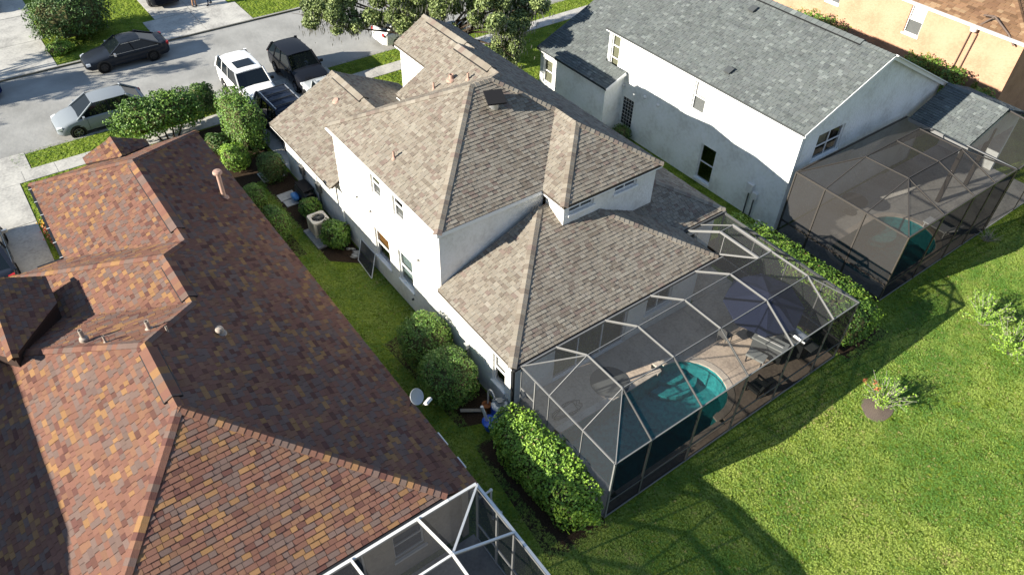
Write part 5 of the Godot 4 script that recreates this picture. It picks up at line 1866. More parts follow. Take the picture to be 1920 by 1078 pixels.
	for fx in [s.axle0, s.axle1]:
		for z in [-1.0, 1.0]:
			var c := P(X.call(fx), r, z * (w - 0.10))
			var arch := MB.new()
			arch.lathe(P(c.x, c.y + 0.01, z * (w * 0.985)), P(0, 0, z), [Vector2(r * 1.18, -0.03), Vector2(r * 1.18, 0.012), Vector2(r * 0.6, 0.014), Vector2(0, 0.014)], 18)
			part("wheel_arch", arch, M.black, t)
			var ty := MB.new()
			ty.lathe(c, P(0, 0, z), [Vector2(r * 0.6, -0.1), Vector2(r * 0.95, -0.1), Vector2(r, -0.05), Vector2(r, 0.09), Vector2(r * 0.93, 0.13), Vector2(r * 0.68, 0.135), Vector2(r * 0.66, 0.11)], 20)
			var wh := part("wheel", ty, M.rubber, t)
			var rim := MB.new()
			rim.lathe(c, P(0, 0, z), [Vector2(r * 0.67, 0.12), Vector2(r * 0.62, 0.125), Vector2(r * 0.58, 0.09), Vector2(r * 0.2, 0.10), Vector2(r * 0.14, 0.12), Vector2(0, 0.12)], 20)
			for k in 5:
				var a := TAU * k / 5.0
				var d := P(cos(a), sin(a), 0)
				rim.bar(c + d * r * 0.12 + P(0, 0, z * 0.118), c + d * r * 0.62 + P(0, 0, z * 0.118), r * 0.16, 0.02)
			part("rim", rim, s.get("rim_m", M.rim_metal), wh)
	return t

func cars() -> void:
	var sedan := {"L": 4.87, "W": 1.86, "H": 1.47, "belt": 0.92, "hood": 0.93, "nose": 0.72, "tail": 1.0, "cowl": 1.42, "roof0": 2.25, "roof1": 3.35, "back": 4.5, "axle0": 0.95, "axle1": 3.8, "rim_m": M.rim_dark, "mirror_m": M.steel, "chrome": true}
	car("parked_sedan", "charcoal sedan parked at the far kerb before the leafy bush", sedan, P(7.27, ROAD_Y, -48.55), PI, paint(lin(0.018, 0.022, 0.030)), "cars parked in the street")
	var cross := {"L": 4.72, "W": 1.88, "H": 1.64, "belt": 1.02, "hood": 1.02, "nose": 0.80, "tail": 1.08, "cowl": 1.12, "roof0": 2.05, "roof1": 3.75, "back": 4.6, "axle0": 0.93, "axle1": 3.72, "rim_m": M.rim_metal, "rails": false, "bars": 0, "roofw": 0.70}
	car("parked_crossover", "silver crossover at the near kerb, rear hidden by a round tree", cross, P(4.13, ROAD_Y, -41.95), PI, paint(lin(0.22, 0.245, 0.27)), "cars parked in the street")
	var big := {"L": 4.95, "W": 2.0, "H": 1.86, "belt": 1.14, "hood": 1.14, "nose": 0.98, "tail": 1.2, "cowl": 1.35, "roof0": 1.95, "roof1": 4.45, "back": 4.82, "axle0": 0.95, "axle1": 3.85, "wheel": 0.38, "sunroof": true, "van": true, "roofw": 0.80, "mirror_m": M.black, "rails": false}
	car("white_suv", "white sport utility car with dark sunroof nosed onto the driveway", big, P(11.75, 0.0, -40.2), -PI / 2, paint(lin(0.80, 0.80, 0.79)), "cars on the tan house's driveway")
	var mid := {"L": 4.9, "W": 1.96, "H": 1.76, "belt": 1.08, "hood": 1.10, "nose": 0.9, "tail": 1.15, "cowl": 1.4, "roof0": 2.15, "roof1": 4.2, "back": 4.75, "axle0": 0.95, "axle1": 3.85, "wheel": 0.37, "van": true, "roofw": 0.76, "rails": false, "mirror_m": M.black}
	car("black_suv", "black sport utility car standing right of the white one across the pavement", mid, P(15.0, 0.0, -40.6), -PI / 2, paint(lin(0.010, 0.011, 0.015)), "cars on the tan house's driveway")
	var rack := big.duplicate()
	rack.merge({"sunroof": false, "rails": true, "bars": 4, "H": 1.82, "mirror_m": M.black}, true)
	car("navy_suv", "dark navy car with steel roof rack in front of the white one", rack, P(11.95, 0.0, -35.2), -PI / 2, paint(lin(0.012, 0.018, 0.034)), "cars on the tan house's driveway")
	var jeep := {"L": 4.3, "W": 1.84, "H": 1.88, "belt": 1.18, "hood": 1.16, "nose": 1.06, "tail": 1.2, "cowl": 1.5, "roof0": 1.72, "roof1": 4.1, "back": 4.2, "axle0": 0.75, "axle1": 3.3, "wheel": 0.41, "van": true, "roofw": 0.84, "rails": true, "bars": 0, "mirror_m": M.black}
	car("silver_jeep", "silver boxy off-road car half hidden behind the tan garage roof", jeep, P(14.85, 0.0, -36.1), PI / 2, paint(lin(0.34, 0.36, 0.37)), "cars on the tan house's driveway")
	car("black_suv", "black car seen from behind on the far driveway beside two people", mid, P(11.75, 0.02, -57.0), PI / 2, paint(lin(0.012, 0.013, 0.018)), "cars on the far driveways")
	car("white_sedan", "white car cut by the top left corner of the picture", sedan, P(1.55, 0.02, -62.4), PI / 2, paint(lin(0.74, 0.74, 0.74)), "cars on the far driveways")
	var hatch := cross.duplicate()
	hatch.merge({"rails": false}, true)
	car("white_hatchback", "white car at the near kerb seen under the oak leaves", hatch, P(23.3, ROAD_Y, -41.95), 0.0, paint(lin(0.74, 0.74, 0.73)), "cars parked in the street")
	car("dark_sedan", "dark sedan at the left edge on the rust roofed house's driveway", sedan, P(-3.05, 0.02, -32.4), PI / 2, paint(lin(0.018, 0.022, 0.034)))
	var van := {"L": 5.4, "W": 2.05, "H": 2.0, "belt": 1.25, "hood": 1.2, "nose": 1.02, "tail": 1.5, "cowl": 1.0, "roof0": 1.8, "roof1": 5.1, "back": 5.3, "axle0": 0.95, "axle1": 4.2, "wheel": 0.37, "van": true, "roofw": 0.85}
	car("blue_van", "dark blue van whose rear corner enters at the left edge of the street", van, P(-2.35, ROAD_Y, -48.65), PI, paint(lin(0.008, 0.018, 0.075)), "cars parked in the street")

# ------------------------------------------------------------------ small things
func yard_things() -> void:
	# air conditioner beside the white wall
	var t := thing("air_conditioner", "cream air conditioner with round fan grille beside the white wall", "air conditioner")
	var o := P(9.45, 0, -26.6)
	var pad := MB.new()
	pad.box(o + P(-0.62, -0.02, -0.5), o + P(0.45, 0.09, 1.05))
	part("pad", pad, M.kerb, t)
	var b := MB.new()
	b.box(o + P(-0.36, 0.09, -0.36), o + P(0.36, 0.80, 0.36))
	part("core", b, M.grey_dark, t)
	for i in 15:
		for s in 4:
			var f := MB.new()
			var k := -0.345 + i * 0.0493
			var u := Vector3(1, 0, 0).rotated(Vector3.UP, s * PI / 2)
			var n := Vector3(0, 0, 1).rotated(Vector3.UP, s * PI / 2)
			f.bar(o + u * k + n * 0.372 + P(0, 0.12, 0), o + u * k + n * 0.372 + P(0, 0.79, 0), 0.018, 0.02)
			if s < 2 or i % 2 == 0:
				part("louvre", f, M.cream, t)
	for cx in [-1, 1]:
		for cz in [-1, 1]:
			var c := MB.new()
			c.box(o + P(cx * 0.33 - 0.06, 0.09, cz * 0.33 - 0.06), o + P(cx * 0.33 + 0.06, 0.82, cz * 0.33 + 0.06))
			part("corner_post", c, M.cream, t)
	var top := MB.new()
	# square rim with a round hole, out of four quadrant strips
	for k in 32:
		var a0 := TAU * k / 32.0
		var a1 := TAU * (k + 1) / 32.0
		var q0 := P(cos(a0), 0, sin(a0))
		var q1 := P(cos(a1), 0, sin(a1))
		var e0 := q0 / pow(pow(absf(q0.x), 8) + pow(absf(q0.z), 8), 1.0 / 8)
		var e1 := q1 / pow(pow(absf(q1.x), 8) + pow(absf(q1.z), 8), 1.0 / 8)
		var y := P(0, 0.90, 0)
		top.quad(o + y + q0 * 0.30, o + y + q1 * 0.30, o + y + e1 * 0.40, o + y + e0 * 0.40)
		top.quad(o + y + e0 * 0.40, o + y + e1 * 0.40, o + P(0, 0.80, 0) + e1 * 0.41, o + P(0, 0.80, 0) + e0 * 0.41)
		top.quad(o + y + q1 * 0.30, o + y + q0 * 0.30, o + P(0, 0.80, 0) + q0 * 0.30, o + P(0, 0.80, 0) + q1 * 0.30)
	part("top_cover", top, M.cream, t)
	var gr := MB.new()
	for k in 12:
		var a := TAU * k / 12.0
		gr.bar(o + P(cos(a) * 0.06, 0.885, sin(a) * 0.06), o + P(cos(a) * 0.30, 0.885, sin(a) * 0.30), 0.01, 0.01)
	gr.lathe(o + P(0, 0.87, 0), Vector3.UP, [Vector2(0.07, 0), Vector2(0.07, 0.03), Vector2(0, 0.035)], 12)
	part("grille", gr, M.alu_dull, t)
	var bl := MB.new()
	for k in 4:
		var a := TAU * k / 4.0 + 0.3
		var d := P(cos(a), 0, sin(a))
		var e := P(-sin(a), 0.3, cos(a))
		bl.quad(o + P(0, 0.815, 0) + d * 0.05 - e * 0.03, o + P(0, 0.815, 0) + d * 0.28 - e * 0.10, o + P(0, 0.815, 0) + d * 0.28 + e * 0.10, o + P(0, 0.815, 0) + d * 0.05 + e * 0.03)
	part("fan_blade", bl, M.dark, t)
	# garden bin with a blue sack on it
	t = thing("garden_bin", "black lidded bin lying against the white wall near the meter boxes", "bin")
	b = MB.new()
	var rr := []
	for q in [[-0.62, 0.30, 0.30], [-0.55, 0.36, 0.36], [0.1, 0.34, 0.40], [0.5, 0.3, 0.42], [0.56, 0.26, 0.38]]:
		var ring := []
		for k in 12:
			var a := TAU * k / 12.0
			var e := P(0, sin(a), cos(a))
			var sc := pow(pow(absf(sin(a)), 4.0) + pow(absf(cos(a)), 4.0), -0.25)
			ring.append(P(10.0, 0.42, -29.2) + P(0, e.y * q[1] * sc, q[0]) + P(e.z * 0.29 * sc, 0, 0))
		rr.append(ring)
	loft(b, rr)
	part("body", b, M.black, t)
	b = MB.new()
	b.box(P(9.74, 0.80, -29.75), P(10.28, 0.85, -28.75))
	part("lid", b, M.dark, t)
	b = MB.new()
	rr = []
	for q in [[-0.3, 0.03], [-0.22, 0.14], [0.0, 0.17], [0.22, 0.13], [0.3, 0.02]]:
		var ring := []
		for k in 10:
			var a := TAU * k / 10.0
			ring.append(P(9.58, 0.2, -29.55) + P(cos(a) * q[1] * 1.1, sin(a) * q[1] + 0.02 * sin(a * 3.0), q[0]))
		rr.append(ring)
	loft(b, rr)
	one("blue_sack", b, mat(lin(0.09, 0.26, 0.55), 0.45), "crumpled light blue sack in front of the black garden bin", "sack")
	# window screen that leans on the white wall
	t = thing("loose_window_screen", "loose dark window screen in pale frame leaning on the white wall", "window screen")
	var p0 := P(9.95, 0.02, -23.95)
	var p1 := P(9.85, 0.02, -22.55)
	var p2 := P(10.33, 0.86, -22.95)
	var p3 := P(10.33, 0.86, -24.2)
	for q in [[p0, p1], [p1, p2], [p2, p3], [p3, p0]]:
		b = MB.new()
		b.bar(q[0], q[1], 0.035, 0.025)
		part("frame_bar", b, M.white_metal, t)
	b = MB.new()
	b.poly([p0, p1, p2, p3], Vector3(-1, 0.5, 0))
	part("mesh", b, M.screen_lean, t)
	# pale rubble beside it
	b = MB.new()
	for i in 9:
		var c := P(9.95 + rng.randf_range(-0.22, 0.22), 0.07, -24.5 + rng.randf_range(-0.4, 0.35))
		b.obox(c, P(rng.randf_range(0.05, 0.12), rng.randf_range(-0.03, 0.03), 0.02), P(0, rng.randf_range(0.03, 0.07), 0.02), P(0.02, 0, rng.randf_range(0.05, 0.11)))
	one("rubble", b, M.concrete, "small heap of pale stones by the leaning window screen", "rubble")
	# pool equipment
	t = thing("pool_filter", "blue tank with white top and black valve at the house corner", "pool filter")
	o = P(10.02, 0, -13.42)
	b = MB.new()
	b.lathe(o, Vector3.UP, [Vector2(0.30, 0), Vector2(0.32, 0.06), Vector2(0.32, 0.62), Vector2(0.27, 0.72), Vector2(0, 0.73)], 8)
	part("tank", b, M.blue, t)
	b = MB.new()
	b.lathe(o + P(0, 0.70, 0), Vector3.UP, [Vector2(0.31, 0), Vector2(0.32, 0.06), Vector2(0.26, 0.13), Vector2(0, 0.14)], 8)
	part("top", b, M.white_metal, t)
	b = MB.new()
	b.lathe(o + P(0, 0.82, 0), Vector3.UP, [Vector2(0.17, 0), Vector2(0.17, 0.05), Vector2(0.09, 0.09), Vector2(0.09, 0.17), Vector2(0.12, 0.19), Vector2(0, 0.21)], 12)
	for k in 3:
		var a := TAU * k / 3.0
		b.tube(o + P(cos(a) * 0.1, 0.9, sin(a) * 0.1), o + P(cos(a) * 0.3, 0.86, sin(a) * 0.3), 0.035, 0.035, 8)
	part("valve", b, M.grey_plastic, t)
	b = MB.new()
	for k in 10:
		var a0 := PI * k / 10.0
		var a1 := PI * (k + 1) / 10.0
		b.tube(o + P(-0.05, 0.75 + 0.35 * sin(a0), -0.45 - 0.2 * cos(a0)), o + P(-0.05, 0.75 + 0.35 * sin(a1), -0.45 - 0.2 * cos(a1)), 0.035, 0.035, 8)
	b.tube(o + P(-0.05, 0.1, -0.65), o + P(-0.05, 0.75, -0.65), 0.035, 0.035, 8)
	part("hose", b, M.pipe, t)
	t = thing("blue_bucket", "bright blue bucket with a white pipe beside the blue tank", "bucket")
	o = P(9.5, 0, -13.25)
	b = MB.new()
	b.lathe(o, Vector3.UP, [Vector2(0.20, 0), Vector2(0.28, 0.36), Vector2(0.31, 0.38), Vector2(0.30, 0.40), Vector2(0.24, 0.37), Vector2(0, 0.34)], 18)
	part("tub", b, mat(lin(0.015, 0.10, 0.52), 0.4), t)
	b = MB.new()
	b.tube(o + P(-0.05, 0.3, -0.1), o + P(-0.18, 1.05, -0.28), 0.055, 0.055, 12)
	part("pipe", b, M.white_metal, t)
	b = MB.new()
	b.lathe(P(9.85, 0, -14.0), Vector3.UP, [Vector2(0.11, 0), Vector2(0.17, 0.26), Vector2(0.18, 0.30), Vector2(0.15, 0.30), Vector2(0.1, 0.2), Vector2(0, 0.2)], 12)
	one("clay_pot", b, M.terracotta, "terracotta pot behind the blue bucket", "pot")
	b = MB.new()
	b.bar(P(8.95, 0.25, -14.35), P(9.75, 0.03, -14.0), 0.14, 0.03)
	one("plank", b, M.bark_pale, "grey plank lying on the soil behind the blue bucket", "plank")
	# tap box on the wall
	t = thing("hose_reel", "dark hose hanging on a white bracket on the white wall", "hose")
	b = MB.new()
	b.box(P(10.2, 1.35, -15.98), P(10.355, 1.55, -15.8))
	part("bracket", b, M.white_metal, t)
	b = MB.new()
	for k in 20:
		var a0 := TAU * k / 10.0
		var a1 := TAU * (k + 1) / 10.0
		var off := 0.03 if k > 9 else 0.0
		b.tube(P(10.25 - off, 1.12 + 0.24 * cos(a0), -15.75 + 0.12 * sin(a0)), P(10.25 - off, 1.12 + 0.24 * cos(a1), -15.75 + 0.12 * sin(a1)), 0.022, 0.022, 6)
	part("coil", b, M.grey_dark, t)
	# satellite dish on the rust roof's eave
	t = thing("satellite_dish", "white satellite dish on the eave of the rust roof", "satellite dish")
	var dc := P(6.9, 3.2, -13.65)
	var ax := Vector3(0.30, 0.62, 0.72).normalized()
	b = MB.new()
	b.lathe(dc, ax, [Vector2(0, 0), Vector2(0.09, 0.006), Vector2(0.17, 0.027), Vector2(0.26, 0.06), Vector2(0.265, 0.05), Vector2(0.17, 0.015), Vector2(0, -0.015)], 24)
	part("dish", b, mat(lin(0.34, 0.36, 0.37), 0.35), t)
	b = MB.new()
	var up2 := (Vector3.UP - ax * ax.dot(Vector3.UP)).normalized()
	var tip := dc + ax * 0.42 - up2 * 0.22
	b.tube(dc - up2 * 0.33 + ax * 0.06, tip, 0.018, 0.018, 8)
	part("arm", b, M.alu_dull, t)
	b = MB.new()
	b.obox(tip, ax * 0.07, up2 * 0.045, ax.cross(up2) * 0.13)
	part("receiver", b, M.white_metal, t)
	b = MB.new()
	b.tube(dc - ax * 0.02, P(6.72, 2.8, -13.75), 0.022, 0.022, 8)
	part("mast", b, M.alu_dull, t)
	# white plumbing beside the rust house
	t = thing("pool_plumbing", "white plastic pipes and pump beside the corner of the white cage", "plumbing")
	b = MB.new()
	var pp := [P(7.3, 0.1, -11.2), P(7.3, 0.85, -11.2), P(7.3, 0.85, -10.75), P(7.75, 0.85, -10.75), P(7.75, 0.25, -10.75), P(7.75, 0.25, -10.2), P(7.45, 0.25, -10.2), P(7.45, 0.7, -10.2)]
	for i in pp.size() - 1:
		b.tube(pp[i], pp[i + 1], 0.04, 0.04, 8)
		b.lathe(pp[i + 1] + P(0, -0.05, 0), Vector3.UP, [Vector2(0, 0), Vector2(0.055, 0.01), Vector2(0.055, 0.09), Vector2(0, 0.1)], 8)
	part("pipe", b, M.white_metal, t)
	b = MB.new()
	b.lathe(P(7.3, 0, -11.55), Vector3.UP, [Vector2(0.2, 0), Vector2(0.2, 0.5), Vector2(0.12, 0.6), Vector2(0, 0.62)], 14)
	b.lathe(P(7.6, 0.2, -11.1), P(0, 0, 1), [Vector2(0, -0.25), Vector2(0.13, -0.25), Vector2(0.13, 0.2), Vector2(0.08, 0.28), Vector2(0, 0.28)], 12)
	part("pump", b, M.grey_dark, t)
	for i in 2:
		b = MB.new()
		b.tube(P(6.95, 2.55, -12.5 + i * 1.1), P(6.95, 2.55, -11.95 + i * 1.0), 0.04, 0.04, 8)
		b.box(P(6.6, 2.5, -12.3 + i * 1.1), P(6.95, 2.54, -12.26 + i * 1.1))
		one("wall_pipe", b, M.white_metal, ["longer white pipe under the eave of the rust roof near the dish", "shorter white pipe under the eave near the white cage corner"][i], "pipe", "white pipes under the rust eave")
	# dark low box between the two houses
	b = MB.new()
	b.box(P(22.95, 0.0, -16.6), P(23.75, 0.06, -15.9))
	b.box(P(23.0, 0.06, -16.55), P(23.7, 0.95, -16.5))
	b.box(P(23.0, 0.06, -15.99), P(23.7, 0.95, -15.95))
	b.box(P(23.0, 0.06, -16.5), P(23.05, 0.95, -15.99))
	b.box(P(23.65, 0.06, -16.5), P(23.7, 0.95, -15.99))
	b.box(P(22.97, 0.95, -16.58), P(23.73, 1.0, -15.93))
	one("utility_cabinet", b, M.black, "black cabinet between the tan eave and the pale wall", "cabinet")
	b = MB.new()
	b.lathe(P(26.2, 0, -15.35), Vector3.UP, [Vector2(0.14, 0), Vector2(0.15, 0.3), Vector2(0.12, 0.38), Vector2(0.1, 0.5), Vector2(0.06, 0.56), Vector2(0, 0.56)], 12)
	one("water_meter", b, M.white_metal, "white capped riser at the foot of the pale wall near the hedge", "riser")
	# flower pots by the driveway gutter
	t = thing("flower_planter", "potted red and yellow flowers beside the driveway under the dark gutter", "planter")
	b = MB.new()
	for i in 3:
		b.lathe(P(-0.42 + 0.03 * i, 0, -33.6 + i * 0.75), Vector3.UP, [Vector2(0.16, 0), Vector2(0.22, 0.34), Vector2(0.24, 0.38), Vector2(0.2, 0.38), Vector2(0.18, 0.3), Vector2(0, 0.3)], 12)
	part("pot", b, M.terracotta, t)
	var fl := MB.new()
	for i in 520:
		var k := i % 3
		var c := P(-0.45 + 0.03 * k, 0.58, -33.6 + k * 0.75)
		var p := c + Vector3(rng.randfn(), rng.randfn() * 0.7, rng.randfn()) * 0.15
		var col: Color = [Color(0.62, 0.36, 0.02), Color(0.42, 0.05, 0.03), Color(0.30, 0.06, 0.05)][k]
		if rng.randf() < 0.4:
			col = Color(0.03, 0.09, 0.02)
		leaf(fl, p, Vector3.UP, 0.09, col)
	part("flowers", fl, M.leaf, t)

func patio_things() -> void:
	# wide navy umbrella over a table
	var t := thing("patio_umbrella", "wide navy blue patio umbrella inside the white cage", "umbrella")
	var c := P(20.75, 2.15, -10.85)
	var tilt := Basis(Vector3(0, 0, 1), 0.10) * Basis(Vector3(1, 0, 0), 0.10)
	var can := MB.new()
	for i in 8:
		var a0 := TAU * i / 8.0
		var a1 := TAU * (i + 1) / 8.0
		var e0 := c + tilt * P(cos(a0) * 1.55, -0.42, sin(a0) * 1.55)
		var e1 := c + tilt * P(cos(a1) * 1.55, -0.42, sin(a1) * 1.55)
		var apex := c + tilt * P(0, 0.28, 0)
		var midp := apex.lerp((e0 + e1) * 0.5, 0.55) - P(0, 0.035, 0)
		can.tri(apex, midp, e0)
		can.tri(apex, e1, midp)
		can.tri(midp, e1, e0)
		var v0 := e0 - P(0, 0.1, 0)
		var v1 := e1 - P(0, 0.1, 0)
		can.quad(e0, e1, v1, v0)
	part("canopy", can, M.navy_cloth, t)
	var b := MB.new()
	b.tube(P(20.75, 0.05, -10.85), c + P(0, 0.25, 0), 0.025, 0.022, 10)
	part("pole", b, M.alu_bronze, t)
	for i in 8:
		b = MB.new()
		var a0 := TAU * i / 8.0
		b.bar(c + tilt * P(0, 0.24, 0), c + tilt * P(cos(a0) * 1.52, -0.45, sin(a0) * 1.52), 0.018, 0.012)
		part("rib", b, M.alu_bronze, t)
	b = MB.new()
	b.lathe(P(20.75, 0.045, -10.85), Vector3.UP, [Vector2(0.28, 0), Vector2(0.28, 0.05), Vector2(0.06, 0.1), Vector2(0.04, 0.3), Vector2(0, 0.3)], 16)
	part("base", b, M.dark, t)
	# grey upright console with a slotted top and its stool
	t = thing("outdoor_console", "grey box console with a slotted top standing in the sunlit part of the deck", "console")
	var u := Vector3(0.27, 0, 0.963)       # along its length
	var w := Vector3(0.963, 0, -0.27)
	var o := P(20.3, 0.045, -9.85)
	b = MB.new()
	b.obox(o + P(0, 0.40, 0), u * 0.62, P(0, 0.34, 0), w * 0.24)
	part("body", b, M.grey_dark, t)
	b = MB.new()
	b.obox(o + P(0, 0.77, 0), u * 0.66, P(0, 0.03, 0), w * 0.28)
	part("top", b, M.grey_plastic, t)
	for i in 2:
		b = MB.new()
		b.obox(o + P(0, 0.806, 0) + w * (-0.05 + 0.13 * i), u * 0.52, P(0, 0.008, 0), w * 0.02)
		part("slot", b, M.white_metal if i == 0 else M.black, t)
	b = MB.new()
	b.obox(o + P(0, 0.03, 0) + u * 0.5, u * 0.05, P(0, 0.03, 0), w * 0.2)
	b.obox(o + P(0, 0.03, 0) - u * 0.5, u * 0.05, P(0, 0.03, 0), w * 0.2)
	part("foot", b, M.black, t)
	t = thing("stool", "low grey padded stool left of the grey console", "stool")
	o = P(19.62, 0.045, -9.85)
	b = MB.new()
	b.obox(o + P(0, 0.40, 0), u * 0.36, P(0, 0.05, 0), w * 0.22)
	part("seat", b, M.grey_plastic, t)
	for q in [[-1, -1], [-1, 1], [1, -1], [1, 1]]:
		b = MB.new()
		b.bar(o + u * 0.3 * q[0] + w * 0.17 * q[1], o + u * 0.3 * q[0] + w * 0.17 * q[1] + P(0, 0.36, 0), 0.04, 0.04)
		part("leg", b, M.black, t)
	# grill behind it
	t = thing("barbecue_grill", "dark barbecue grill with a pale lid behind the grey console", "grill")
	o = P(21.35, 0.045, -9.35)
	b = MB.new()
	b.box(o + P(-0.3, 0.1, -0.45), o + P(0.3, 0.8, 0.45))
	part("cart", b, M.grey_dark, t)
	b = MB.new()
	var rr := []
	for k in 5:
		var z := -0.4 + k * 0.2
		var ring := []
		for j in 9:
			var a := PI * j / 8.0
			ring.append(o + P(cos(a) * 0.27, 0.82 + sin(a) * 0.24, z))
		rr.append(ring)
	loft(b, rr)
	part("lid", b, M.steel, t)
	for z in [-0.62, 0.62]:
		b = MB.new()
		b.box(o + P(-0.25, 0.76, z - 0.16), o + P(0.25, 0.79, z + 0.16))
		part("side_shelf", b, M.grey_plastic, t)
	# low black lounge seat by the rear screen
	t = thing("lounge_chair", "black low seat by the rear screen right of the pool", "chair")
	o = P(18.55, 0.045, -8.85)
	b = MB.new()
	b.box(o + P(-0.3, 0.2, -0.3), o + P(0.3, 0.32, 0.3))
	part("seat", b, M.grey_dark, t)
	b = MB.new()
	b.obox(o + P(0.0, 0.55, 0.3), P(0.3, 0, 0), P(0, 0.26, 0.06), P(0, -0.01, 0.04))
	part("backrest", b, M.grey_dark, t)
	for sx in [-1, 1]:
		b = MB.new()
		b.box(o + P(sx * 0.3 - 0.035, 0.44, -0.3), o + P(sx * 0.3 + 0.035, 0.49, 0.3))
		part("armrest", b, M.black, t)
		for z in [-0.26, 0.26]:
			b = MB.new()
			b.box(o + P(sx * 0.29 - 0.02, 0.0, z - 0.02), o + P(sx * 0.29 + 0.02, 0.44, z + 0.02))
			part("leg", b, M.black, t)
	# white garden chair near the umbrella
	t = thing("patio_chair", "small pale chair at the edge of the navy umbrella", "chair")
	o = P(19.45, 0.045, -11.3)
	b = MB.new()
	b.box(o + P(-0.22, 0.40, -0.22), o + P(0.22, 0.44, 0.22))
	part("seat", b, M.alu_dull, t)
	b = MB.new()
	b.obox(o + P(-0.24, 0.68, 0), P(0.012, 0, 0), P(-0.05, 0.24, 0), P(0, 0, 0.22))
	part("backrest", b, M.alu_dull, t)
	for q in [[-1, -1], [-1, 1], [1, -1], [1, 1]]:
		b = MB.new()
		b.bar(o + P(0.19 * q[0], 0, 0.19 * q[1]), o + P(0.19 * q[0], 0.4, 0.19 * q[1]), 0.03, 0.03)
		part("leg", b, M.alu_dull, t)
	# garden hose on the deck
	b = MB.new()
	var prev := Vector3.ZERO
	for k in 60:
		var a := k * 0.32
		var rad := 0.42 + 0.13 * sin(k * 0.9)
		var p := P(12.2 + cos(a) * rad * 1.25, 0.066 + 0.004 * (k % 5), -12.25 + sin(a) * rad * 0.55)
		if k > 0:
			b.tube(prev, p, 0.014, 0.014, 5, Color.WHITE, false)
		prev = p
	one("garden_hose", b, M.grey_dark, "dark coiled hose on the deck in the left end of the white cage", "hose")
	# ring shaped mat
	b = MB.new()
	b.lathe(P(14.35, 0.046, -12.35), Vector3.UP, [Vector2(0.75, 0), Vector2(0.75, 0.02), Vector2(0.6, 0.03), Vector2(0, 0.03)], 28)
	one("round_mat", b, M.grey_dark, "dark round mat on the shaded deck beside the pool", "mat")
	# table and seats seen through the bronze cage
	t = thing("patio_table", "dark patio table inside the bronze cage by the house", "table")
	o = P(31.0, 0.05, -13.6)
	b = MB.new()
	b.lathe(o, Vector3.UP, [Vector2(0, 0.70), Vector2(0.6, 0.70), Vector2(0.6, 0.74), Vector2(0, 0.745)], 20)
	part("top", b, M.dark, t)
	b = MB.new()
	b.lathe(o, Vector3.UP, [Vector2(0.3, 0), Vector2(0.3, 0.03), Vector2(0.05, 0.06), Vector2(0.05, 0.7)], 12)
	part("pedestal", b, M.dark, t)
	t = thing("lounge_chair", "white lounge chair by the neighbour's pool in the sun", "chair")
	o = P(33.2, 0.05, -10.3)
	b = MB.new()
	b.box(o + P(-0.3, 0.26, -0.7), o + P(0.3, 0.32, 0.4))
	part("seat", b, M.white_metal, t)
	b = MB.new()
	b.obox(o + P(0, 0.52, 0.62), P(0.3, 0, 0), P(0, 0.22, 0.24), P(0, -0.02, 0.02))
	part("backrest", b, M.white_metal, t)
	for q in [[-1, -0.6], [1, -0.6], [-1, 0.4], [1, 0.4]]:
		b = MB.new()
		b.bar(o + P(0.26 * q[0], 0, q[1]), o + P(0.26 * q[0], 0.28, q[1]), 0.04, 0.04)
		part("leg", b, M.white_metal, t)

